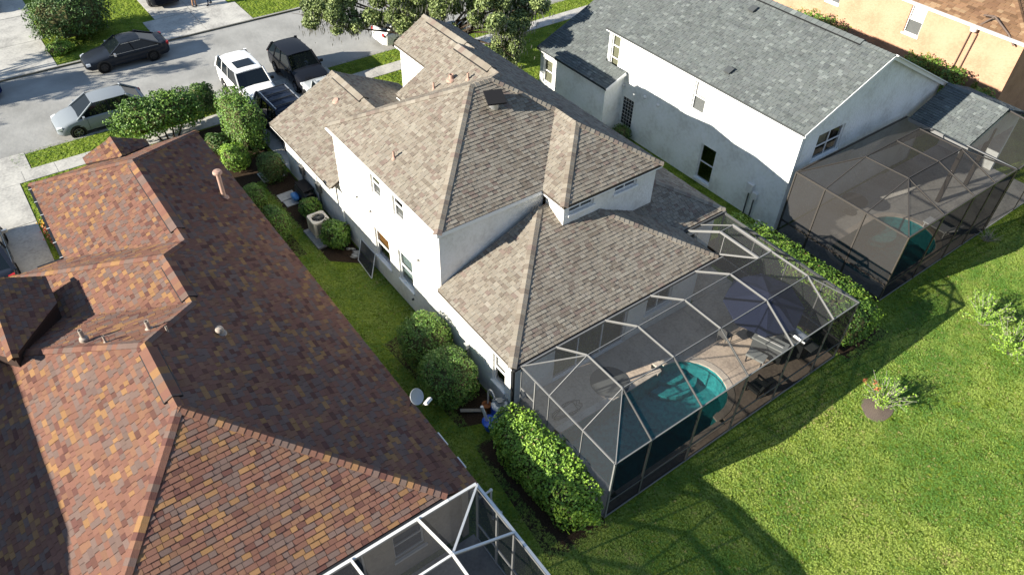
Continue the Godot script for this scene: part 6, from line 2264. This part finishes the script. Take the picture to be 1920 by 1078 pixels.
# ------------------------------------------------------------------ people: one skin over tapered bones (surface nets)
func body_mesh(bones: Array, cell: float, colour: Callable) -> MB:
	var lo := Vector3(1e9, 1e9, 1e9)
	var hi := -lo
	for b in bones:
		var r: float = maxf(b[2], b[3]) + 0.05
		lo = lo.min(b[0] - Vector3.ONE * r).min(b[1] - Vector3.ONE * r)
		hi = hi.max(b[0] + Vector3.ONE * r).max(b[1] + Vector3.ONE * r)
	var n := Vector3i(((hi - lo) / cell).ceil()) + Vector3i.ONE
	var f := PackedFloat32Array()
	f.resize(n.x * n.y * n.z)
	f.fill(1.0)
	for z in n.z:
		for y in n.y:
			for x in n.x:
				var p := lo + Vector3(x, y, z) * cell
				var d := 1.0
				for b in bones:
					var ab: Vector3 = b[1] - b[0]
					var t := clampf((p - b[0]).dot(ab) / maxf(ab.length_squared(), 1e-6), 0.0, 1.0)
					var e: float = p.distance_to(b[0] + ab * t) - lerpf(b[2], b[3], t)
					var k := 0.035
					var hh := clampf(0.5 + 0.5 * (d - e) / k, 0.0, 1.0)
					d = lerpf(d, e, hh) - k * hh * (1.0 - hh)
				f[x + n.x * (y + n.y * z)] = d
	var id := {}
	var pts := PackedVector3Array()
	for z in n.z - 1:
		for y in n.y - 1:
			for x in n.x - 1:
				var s := Vector3.ZERO
				var cnt := 0
				var vals := []
				for c in 8:
					vals.append(f[x + (c & 1) + n.x * (y + ((c >> 1) & 1) + n.y * (z + (c >> 2)))])
				for e in [[0, 1], [2, 3], [4, 5], [6, 7], [0, 2], [1, 3], [4, 6], [5, 7], [0, 4], [1, 5], [2, 6], [3, 7]]:
					var a: float = vals[e[0]]
					var b: float = vals[e[1]]
					if (a < 0.0) != (b < 0.0):
						var t := a / (a - b)
						var pa := Vector3(e[0] & 1, (e[0] >> 1) & 1, e[0] >> 2)
						var pb := Vector3(e[1] & 1, (e[1] >> 1) & 1, e[1] >> 2)
						s += pa.lerp(pb, t)
						cnt += 1
				if cnt:
					id[Vector3i(x, y, z)] = pts.size()
					pts.append(lo + (Vector3(x, y, z) + s / cnt) * cell)
	var field := func(q: Vector3i) -> float:
		return f[q.x + n.x * (q.y + n.y * q.z)]
	var tris := []
	for k in id:
		var q: Vector3i = k
		var axes := [[Vector3i(1, 0, 0), Vector3i(0, 1, 0), Vector3i(0, 0, 1)], [Vector3i(0, 1, 0), Vector3i(0, 0, 1), Vector3i(1, 0, 0)], [Vector3i(0, 0, 1), Vector3i(1, 0, 0), Vector3i(0, 1, 0)]]
		for a in axes:
			var v0: float = field.call(q)
			var v1: float = field.call(q + a[0])
			if (v0 < 0.0) == (v1 < 0.0):
				continue
			var k1: Vector3i = q - a[1]
			var k2: Vector3i = q - a[1] - a[2]
			var k3: Vector3i = q - a[2]
			if id.has(k1) and id.has(k2) and id.has(k3):
				var c := [id[q], id[k1], id[k2], id[k3]]
				if v0 < 0.0:
					tris.append([c[0], c[1], c[2]])
					tris.append([c[0], c[2], c[3]])
				else:
					tris.append([c[0], c[2], c[1]])
					tris.append([c[0], c[3], c[2]])
	var nrm := PackedVector3Array()
	nrm.resize(pts.size())
	for t in tris:
		var g := (pts[t[1]] - pts[t[0]]).cross(pts[t[2]] - pts[t[0]])
		for i in 3:
			nrm[t[i]] += g
	var mb := MB.new()
	for t in tris:
		var col: Color = colour.call((pts[t[0]] + pts[t[1]] + pts[t[2]]) / 3.0)
		mb.tri_n(pts[t[0]], pts[t[1]], pts[t[2]], nrm[t[0]].normalized(), nrm[t[1]].normalized(), nrm[t[2]].normalized(), col)
	return mb

func person(label: String, at: Vector3, turn: float, stride: float, colour: Callable, hair: Color) -> void:
	var t := thing("person", label, "person", "people on the far driveway")
	t.position = at
	t.rotation.y = turn
	var s := stride
	var bones := [
		[P(0, 0.98, 0), P(0, 1.20, 0), 0.135, 0.125], [P(0, 1.20, 0), P(0, 1.40, 0), 0.125, 0.14],
		[P(-0.12, 1.42, 0), P(0.12, 1.42, 0), 0.095, 0.095], [P(0, 1.45, 0), P(0, 1.56, 0.01), 0.06, 0.055],
		[P(0, 1.64, 0.02), P(0, 1.70, 0.015), 0.092, 0.098], [P(0, 1.62, 0.115), P(0, 1.645, 0.118), 0.014, 0.01],
		[P(-0.1, 1.63, 0.02), P(0.1, 1.63, 0.02), 0.02, 0.02]]
	for d in [-1.0, 1.0]:
		var f: float = s * d
		var hip := P(0.09 * d, 0.95, 0)
		var knee := P(0.10 * d, 0.50, 0.10 * f + 0.03)
		var ankle := P(0.10 * d, 0.09, 0.24 * f - 0.03)
		bones.append([hip, knee, 0.09, 0.062])
		bones.append([knee, ankle, 0.06, 0.042])
		bones.append([ankle + P(0, -0.04, -0.03), ankle + P(0.02 * d, -0.05, 0.15), 0.042, 0.034])
		var sh := P(0.19 * d, 1.41, 0)
		var el := P(0.25 * d, 1.13, -0.08 * f)
		var wr := P(0.24 * d, 0.90, -0.16 * f + 0.06)
		bones.append([sh, el, 0.052, 0.042])
		bones.append([el, wr, 0.04, 0.03])
		bones.append([wr, wr + P(0, -0.08, 0.02), 0.034, 0.03])
		for k in 4:
			bones.append([wr + P(0, -0.08, -0.02 + 0.02 * k), wr + P(-0.012 * d, -0.155 + 0.012 * absf(k - 1.5), 0.0 + 0.02 * k), 0.011, 0.009])
		bones.append([wr + P(0, -0.03, 0.03), wr + P(-0.02 * d, -0.09, 0.07), 0.012, 0.010])
	part("body", body_mesh(bones, 0.024, colour), vcol(0.8), t)
	var hb := MB.new()
	hb.lathe(P(0, 1.66, -0.005), Vector3(0, 1, -0.25), [Vector2(0.104, -0.02), Vector2(0.112, 0.05), Vector2(0.09, 0.11), Vector2(0.04, 0.14), Vector2(0, 0.145)], 14)
	part("hair", hb, mat(hair.linear_to_srgb(), 0.8), t)

func people() -> void:
	var skin := Color(0.38, 0.22, 0.14)
	person("person in shorts standing by the black car on the far driveway", P(13.3, 0.022, -53.85), 0.4, 0.15, func(p: Vector3) -> Color:
		if p.y < 0.10: return Color(0.015, 0.015, 0.018)
		if p.y < 0.55: return skin
		if p.y < 1.0: return Color(0.05, 0.06, 0.09)
		if p.y < 1.47 and (absf(p.x) < 0.2 or p.y > 1.15): return Color(0.32, 0.08, 0.07)
		return skin, Color(0.03, 0.02, 0.015))
	person("person in dark trousers walking on the far driveway, cut off by the top edge", P(14.25, 0.022, -53.65), -1.2, 0.9, func(p: Vector3) -> Color:
		if p.y < 0.10: return Color(0.012, 0.014, 0.02)
		if p.y < 1.0 and absf(p.x) < 0.2: return Color(0.02, 0.03, 0.05)
		if p.y < 1.47 and (absf(p.x) < 0.2 or p.y > 1.15): return Color(0.35, 0.36, 0.38)
		return skin, Color(0.06, 0.04, 0.02))

# ------------------------------------------------------------------ planting
func plants() -> void:
	var hz := P(9.62, 0, -10.45)
	bush("hedge", "long lime green clipped hedge against the left side of the white cage", hz, P(0.80, 0.97, 2.3), 13000, 0.105, G_LIME, 4.2, 0.10)
	bush("round_bush", "round green bush at the white wall, the farther one of the pair", P(9.38, 0, -17.35), P(0.95, 1.03, 1.0), 5200, 0.085, G_MID, 2.5, 0.07, "clipped round bushes at the white wall")
	bush("round_bush", "larger round green bush at the white wall, next to the blue tank", P(9.1, 0, -15.35), P(1.02, 1.03, 1.1), 6200, 0.085, G_MID, 2.6, 0.07, "clipped round bushes at the white wall")
	bush("leafy_bush", "loose bright green bush in front of the air conditioner", P(9.72, 0, -25.45), P(0.62, 0.58, 0.72), 2400, 0.12, G_MID, 2.1, 0.2)
	bush("leafy_bush", "small bright green bush behind the air conditioner", P(9.68, 0, -28.0), P(0.5, 0.45, 0.5), 1500, 0.11, G_MID, 2.1, 0.18)
	bush("round_bush", "small clipped bush at the rust eave, the farther of two", P(7.75, 0, -29.95), P(0.6, 0.62, 0.7), 2600, 0.08, G_MID, 2.6, 0.08, "bushes along the rust eave")
	bush("round_bush", "taller clipped bush at the rust eave, the nearer of two", P(7.72, 0, -27.4), P(0.62, 0.78, 0.95), 3200, 0.08, G_MID, 2.6, 0.08, "bushes along the rust eave")
	bush("round_bush", "dark drum shaped bush at the corner of the tan garage", P(9.45, 0, -31.75), P(0.62, 0.72, 0.62), 3000, 0.07, G_DARK, 3.4, 0.06)
	bush("hedge", "tall block of clipped hedge between driveway and rust roof", P(9.62, 0, -35.6), P(0.85, 1.35, 1.7), 9000, 0.10, G_MID, 4.5, 0.09)
	bush("leafy_bush", "bright leafy shrub at the foot of the tall clipped hedge", P(8.35, 0, -33.7), P(0.75, 0.68, 0.85), 3000, 0.10, G_LIME, 2.0, 0.2)
	bush("leafy_bush", "low dark shrub left of the tall clipped hedge", P(8.1, 0, -35.8), P(0.6, 0.45, 0.7), 1500, 0.10, G_DARK, 2.0, 0.25)
	bush("leafy_bush", "dense green bush on the verge behind the round leafy tree", P(9.0, 0, -39.9), P(0.75, 0.85, 0.7), 3200, 0.10, G_DARK, 2.2, 0.18)
	var rt := thing("round_tree", "low broad leafy tree in front of the silver car", "tree")
	foliage(rt, P(6.45, 1.42, -38.35), P(2.35, 0.98, 1.1), 9500, 0.125, G_MID, 2.6, 0.22, 0.72, "crown")
	var tk := MB.new()
	for q in [[5.5, -38.5], [6.2, -38.0], [6.9, -38.5], [7.5, -38.1]]:
		tk.tube(P(6.5 + (q[0] - 6.5) * 0.4, -0.05, -38.25), P(q[0], 1.2, q[1]), 0.05, 0.03, 7)
	part("trunk", tk, M.bark, rt)
	bush("leafy_bush", "large dark green bush at the top left behind the charcoal sedan", P(5.6, 0, -53.4), P(2.3, 1.45, 1.9), 9000, 0.13, G_DARK, 2.2, 0.2)
	bush("leafy_bush", "low yellowish shrub at the foot of the large dark bush", P(4.2, 0, -51.6), P(0.8, 0.35, 0.6), 1400, 0.1, G_LIME, 2.0, 0.3)
	bush("round_bush", "small dark bush at the pale wall, the farther of two", P(26.2, 0, -27.05), P(0.45, 0.45, 0.55), 1300, 0.07, G_DARK, 2.2, 0.1, "small bushes at the pale wall")
	bush("round_bush", "small dark bush at the pale wall, under the glass blocks", P(26.2, 0, -24.7), P(0.45, 0.45, 0.6), 1300, 0.07, G_DARK, 2.2, 0.1, "small bushes at the pale wall")
	bush("hedge", "long green hedge between the white cage and the bronze cage", P(24.1, 0, -11.85), P(0.72, 0.97, 3.8), 12000, 0.095, G_LIME, 4.6, 0.10)
	bush("leafy_bush", "rounded end shrub of the hedge at the rear corner of the white cage", P(23.75, 0, -8.75), P(0.98, 0.92, 0.8), 3600, 0.095, G_MID, 2.6, 0.12)
	bush("leafy_bush", "tall bush against the peach wall, farther from its corner", P(41.95, 0, -18.0), P(1.0, 1.7, 1.3), 3600, 0.13, G_MID, 2.2, 0.25, "shrubs along the peach wall")
	bush("leafy_bush", "tall bush against the peach wall, in the middle of the row", P(41.9, 0, -16.2), P(1.0, 1.75, 1.2), 3600, 0.13, G_MID, 2.2, 0.25, "shrubs along the peach wall")
	bush("leafy_bush", "tall bush against the peach wall, nearest to its corner", P(41.9, 0, -14.3), P(1.0, 1.6, 1.1), 3200, 0.13, G_MID, 2.2, 0.25, "shrubs along the peach wall")
	bush("leafy_bush", "long bush at the top edge between the grey roof and the peach wall", P(41.7, 0, -24.6), P(1.0, 1.65, 2.6), 5200, 0.13, G_MID, 2.4, 0.25, "shrubs along the peach wall")
	bush("leafy_bush", "green bush on the front lawn left of the low grey roof", P(24.4, 0, -31.6), P(0.8, 0.8, 1.4), 3000, 0.1, G_DARK, 2.2, 0.2)
	# oaks in front of the tan house
	tree("oak_tree", "large oak with hanging grey moss behind the front gable of the tan roof", P(21.6, 0, -35.4), [[P(20.6, 4.6, -36.0), 1.5], [P(21.6, 5.6, -34.6), 1.5], [P(23.0, 5.0, -33.0), 1.6], [P(22.4, 6.6, -35.8), 1.7], [P(24.0, 4.0, -31.6), 1.35], [P(24.4, 5.4, -34.0), 1.6], [P(20.0, 5.2, -37.8), 1.4], [P(25.0, 3.8, -33.0), 1.3], [P(19.2, 4.2, -36.4), 1.3], [P(23.4, 3.2, -31.6), 1.1], [P(16.2, 4.3, -38.6), 1.15], [P(17.2, 4.6, -39.4), 1.25], [P(18.6, 5.2, -39.6), 1.4], [P(17.0, 3.6, -38.0), 0.95], [P(18.0, 6.0, -40.6), 1.4], [P(15.2, 4.2, -39.4), 1.0], [P(19.6, 5.4, -35.6), 1.3], [P(22.4, 5.2, -31.8), 1.2], [P(26.0, 4.6, -33.6), 1.3], [P(19.4, 6.2, -38.6), 1.4], [P(16.6, 5.2, -40.2), 1.2], [P(20.8, 3.8, -34.0), 1.1], [P(21.8, 4.2, -37.4), 1.3], [P(23.6, 6.0, -32.6), 1.3], [P(25.2, 5.2, -31.8), 1.1], [P(18.2, 4.0, -37.8), 1.1], [P(20.2, 6.6, -40.4), 1.5]], 2600, 0.155, G_OAK, 0.24, 2.6, 0.05, "oaks along the street")
	# street trees beyond the left edge, whose leaves dapple the road
	for i in 2:
		var c: Vector3 = [P(-9.0, 0, -51.8), P(-15.5, 0, -51.2)][i]
		var cl := []
		for k in 11:
			var d := Vector3(rng.randfn(), rng.randfn() * 0.45, rng.randfn()).normalized()
			cl.append([c + P(0, 6.0, 0) + Vector3(d.x * 2.9, d.y * 2.0, d.z * 2.6), rng.randf_range(1.0, 1.5)])
		tree("oak_tree", ["oak beyond the left edge nearest to the far kerb, shading the road", "oak beyond the left edge standing one lot farther left", "oak beyond the left edge set back from the far kerb", "oak beyond the left edge, farthest left of the row"][i], c, cl, 150, 0.22, G_OAK, 0.24, 2.8, 0.1, "oaks along the street")
	# flowering shrub in its ring of mulch
	var m := MB.new()
	for k in 28:
		var a0 := TAU * k / 28.0
		var a1 := TAU * (k + 1) / 28.0
		var w0 := 1.0 + 0.08 * sin(a0 * 3.0)
		var w1 := 1.0 + 0.08 * sin(a1 * 3.0)
		var o := P(21.62, 0, -5.72)
		var p0 := o + P(cos(a0) * 0.62 * w0, 0.012, sin(a0) * 0.52 * w0)
		var p1 := o + P(cos(a1) * 0.62 * w1, 0.012, sin(a1) * 0.52 * w1)
		m.tri(o + P(0, 0.07, 0), p1, p0)
		m.quad(p0, p1, p1 + (p1 - o) * 0.1 + P(0, -0.04, 0), p0 + (p0 - o) * 0.1 + P(0, -0.04, 0))
	structure("mulch_ring", m, M.mulch)
	twiggy("flowering_shrub", "sparse shrub with bare pale stems and red flowers in a mulch ring", P(21.8, 0.04, -5.7), 70, 1.1, 0.95, true, 0.55)
	twiggy("sprawling_shrub", "sprawling pale-stemmed shrub at the right edge of the lawn", P(28.45, 0.0, -4.25), 80, 1.2, 1.3, false, 1.2)
	twiggy("sprawling_shrub", "leafy low shrub at the right edge, farther of the two on the lawn", P(29.1, 0.0, -5.8), 60, 1.1, 1.1, false, 1.4)
	twiggy("dead_shrub", "small bare grey shrub at the foot of the bronze cage", P(34.5, 0.0, -8.6), 30, 0.55, 0.7, false, 0.04)
	twiggy("young_tree", "young leafy tree cut by the right edge behind the bronze cage", P(37.6, 0.0, -8.2), 34, 2.1, 0.9, false, 1.3)

func twiggy(called: String, label: String, at: Vector3, stems: int, h: float, spread: float, flowers: bool, leafy := 1.0) -> void:
	var t := thing(called, label, "shrub")
	var sb := MB.new()
	var lb := MB.new()
	var fb := MB.new()
	for i in stems:
		var a := rng.randf() * TAU
		var d := P(cos(a), 0, sin(a)) * spread * rng.randf_range(0.25, 1.0)
		var p0 := at + d * 0.1
		var p1 := at + d * 0.55 + P(0, h * rng.randf_range(0.35, 0.65), 0)
		var p2 := at + d + P(rng.randf_range(-0.1, 0.1), h * rng.randf_range(0.55, 1.0), rng.randf_range(-0.1, 0.1))
		sb.tube(p0, p1, 0.013, 0.009, 5, Color.WHITE, false)
		sb.tube(p1, p2, 0.009, 0.004, 5, Color.WHITE, false)
		for k in int(34 * leafy):
			var u := rng.randf_range(0.25, 1.0)
			var c := (p0.lerp(p1, u * 2.0) if u < 0.5 else p1.lerp(p2, u * 2.0 - 1.0)) + Vector3(rng.randfn(), rng.randfn(), rng.randfn()) * 0.045
			leaf(lb, c, Vector3.UP, 0.075, pick(G_LIME, c, 0.1))
		if flowers and i % 30 == 0:
			for k in 30:
				leaf(fb, p2 + Vector3(rng.randfn(), rng.randfn(), rng.randfn()) * 0.05, Vector3.UP, 0.06, Color(0.45, 0.06, 0.05).lerp(Color(0.55, 0.22, 0.08), rng.randf()))
	part("stems", sb, M.bark_pale, t)
	if not lb.v.is_empty():
		part("leaves", lb, M.leaf, t)
	if flowers:
		part("flowers", fb, M.leaf, t)

func no_grass(x: float, z: float) -> bool:
	if x > -6.0 and x < 6.6 and z > -32.8 and z < -3.5: return true
	if x > -0.2 and x < 6.6 and z > -33.0 and z < -26: return true
	if x > 10.3 and x < 22.5 and z > -31.9 and z < -8.1: return true
	if x > 25.4 and x < 37.8 and z > -31 and z < -8.95: return true
	if x > 10.1 and x < 16.9 and z < -31.5 and z > -41.2: return true
	if x > 35.0 and x < 40.7 and z > -15.0 and z < -8.9: return true
	if x > -6.5 and x < -0.7 and z < -26 and z > -41.2: return true
	if z < -38.15 and z > -39.32: return true
	if z > -38.2 and x > 22.5 and x < 26.0 and z < -32.4: return true
	if x > 17.2 and x < 18.7 and z < -32 and z > -38: return true
	if x > 8.7 and x < 10.4 and z > -12.8 and z < -8.2: return true
	if x > 8.9 and x < 10.4 and (z < -23.6 and z > -32 or z > -18.6 and z < -13.2): return true
	if x > 7.5 and x < 10.2 and z < -31.9 and z > -38.1: return true
	if x > 22.8 and x < 25.2 and z < -8.0 and z > -16: return true
	if z < -49.8 and (x < 3.8 or (x > 9.5 and x < 15.9)): return true
	var d := Vector2((x - 21.62) / 0.64, (z + 5.72) / 0.54)
	if d.length() < 1.0: return true
	# a few worn spots in the lawn
	for s in [[25.3, -3.4, 0.35, 0.16], [24.2, -4.1, 0.22, 0.14], [18.2, -2.4, 0.2, 0.15]]:
		if Vector2((x - s[0]) / s[2], (z - s[1]) / s[3]).length() < 1.0 and rng.randf() < 0.8: return true
	return false

func _ready() -> void:
	rng.seed = 20240611
	blob.seed = 5
	blob.frequency = 0.35
	blob.fractal_octaves = 3
	# camera
	var cam := Camera3D.new()
	cam.name = "camera"
	add_child(cam)
	cam.fov = 41.42
	cam.near = 0.2
	cam.far = 600.0
	var b := Basis(Vector3.UP, -0.65828477) * Basis(Vector3.RIGHT, -0.74986281) * Basis(Vector3.BACK, 0.0345648)
	cam.transform = Transform3D(b, EYE)
	cam.current = true
	cam_inv = cam.transform.affine_inverse()
	# sky and exposure
	var env := Environment.new()
	env.background_mode = Environment.BG_SKY
	var sky := Sky.new()
	var sm := ProceduralSkyMaterial.new()
	sm.sky_top_color = Color(0.42, 0.52, 0.65)
	sm.sky_horizon_color = Color(0.79, 0.79, 0.77)
	sm.sky_curve = 0.15
	sm.ground_bottom_color = Color(0.16, 0.17, 0.13)
	sm.ground_horizon_color = Color(0.60, 0.66, 0.72)
	sm.sun_angle_max = 20.0
	sm.energy_multiplier = 0.58
	sky.sky_material = sm
	env.sky = sky
	env.tonemap_mode = Environment.TONE_MAPPER_LINEAR
	env.tonemap_exposure = 2.65
	env.sdfgi_enabled = true
	env.ssao_enabled = true
	env.ssil_enabled = true
	var we := WorldEnvironment.new()
	we.name = "world_environment"
	we.environment = env
	add_child(we)
	# low late-afternoon sun from the left and the street
	var sun := DirectionalLight3D.new()
	sun.name = "sun"
	add_child(sun)
	sun.light_energy = 1.6
	sun.light_color = Color(1.0, 0.97, 0.91)
	sun.light_angular_distance = 0.5
	sun.shadow_enabled = true
	var d := Vector3(2.38, -1.0, 0.48).normalized()
	sun.look_at_from_position(Vector3.ZERO, d, Vector3.UP)
	make_materials()
	ground()
	tan_house()
	red_house()
	grey_house()
	peach_house()
	left_neighbour()
	pool(pool_outline(), Rect2(10.95, -12.3, 7.5, 3.95), "turquoise pool with a rounded end inside the white cage", M.pool_deck, Rect2(10.4, -13.6, 12.05, 5.3), [[17.0, -11.9, 1.25, -0.72, 0.35, PI - 0.3], [17.0, -11.9, 0.75, -0.5, 0.3, PI - 0.2]])
	pool(pool2_outline(), Rect2(27.1, -12.95, 6.3, 3.7), "darker pool with round ends inside the bronze cage", M.pool_deck_grey, Rect2(26.85, -14.7, 8.4, 5.55), [[31.6, -12.4, 1.0, -0.5, 0.3, PI - 0.3]])
	var ex := MB.new()
	ex.box(P(20.2, -0.04, -15.1), P(22.45, 0.044, -13.61))
	structure("patio", ex, M.pool_deck)
	ex = MB.new()
	ex.box(P(35.26, -0.04, -14.6), P(40.6, 0.044, -9.1))
	structure("patio", ex, M.pool_deck_grey)
	tan_cage()
	grey_cage()
	red_cage()
	cars()
	yard_things()
	patio_things()
	people()
	plants()
	grass([[8.0, -8.1, 36.0, 1.5, 400.0], [6.75, -32.0, 10.4, -3.0, 260.0], [22.4, -9.0, 42.0, -5.0, 160.0], [-1.0, -41.0, 10.2, -39.3, 60.0], [-1.0, -38.2, 10.2, -33.0, 40.0], [16.9, -41.0, 40.0, -39.3, 45.0], [16.7, -38.2, 42.0, -31.5, 40.0], [3.7, -58.0, 9.6, -49.9, 30.0], [15.4, -56.0, 24.0, -49.9, 25.0], [22.6, -30.0, 25.4, -15.0, 30.0]], no_grass)
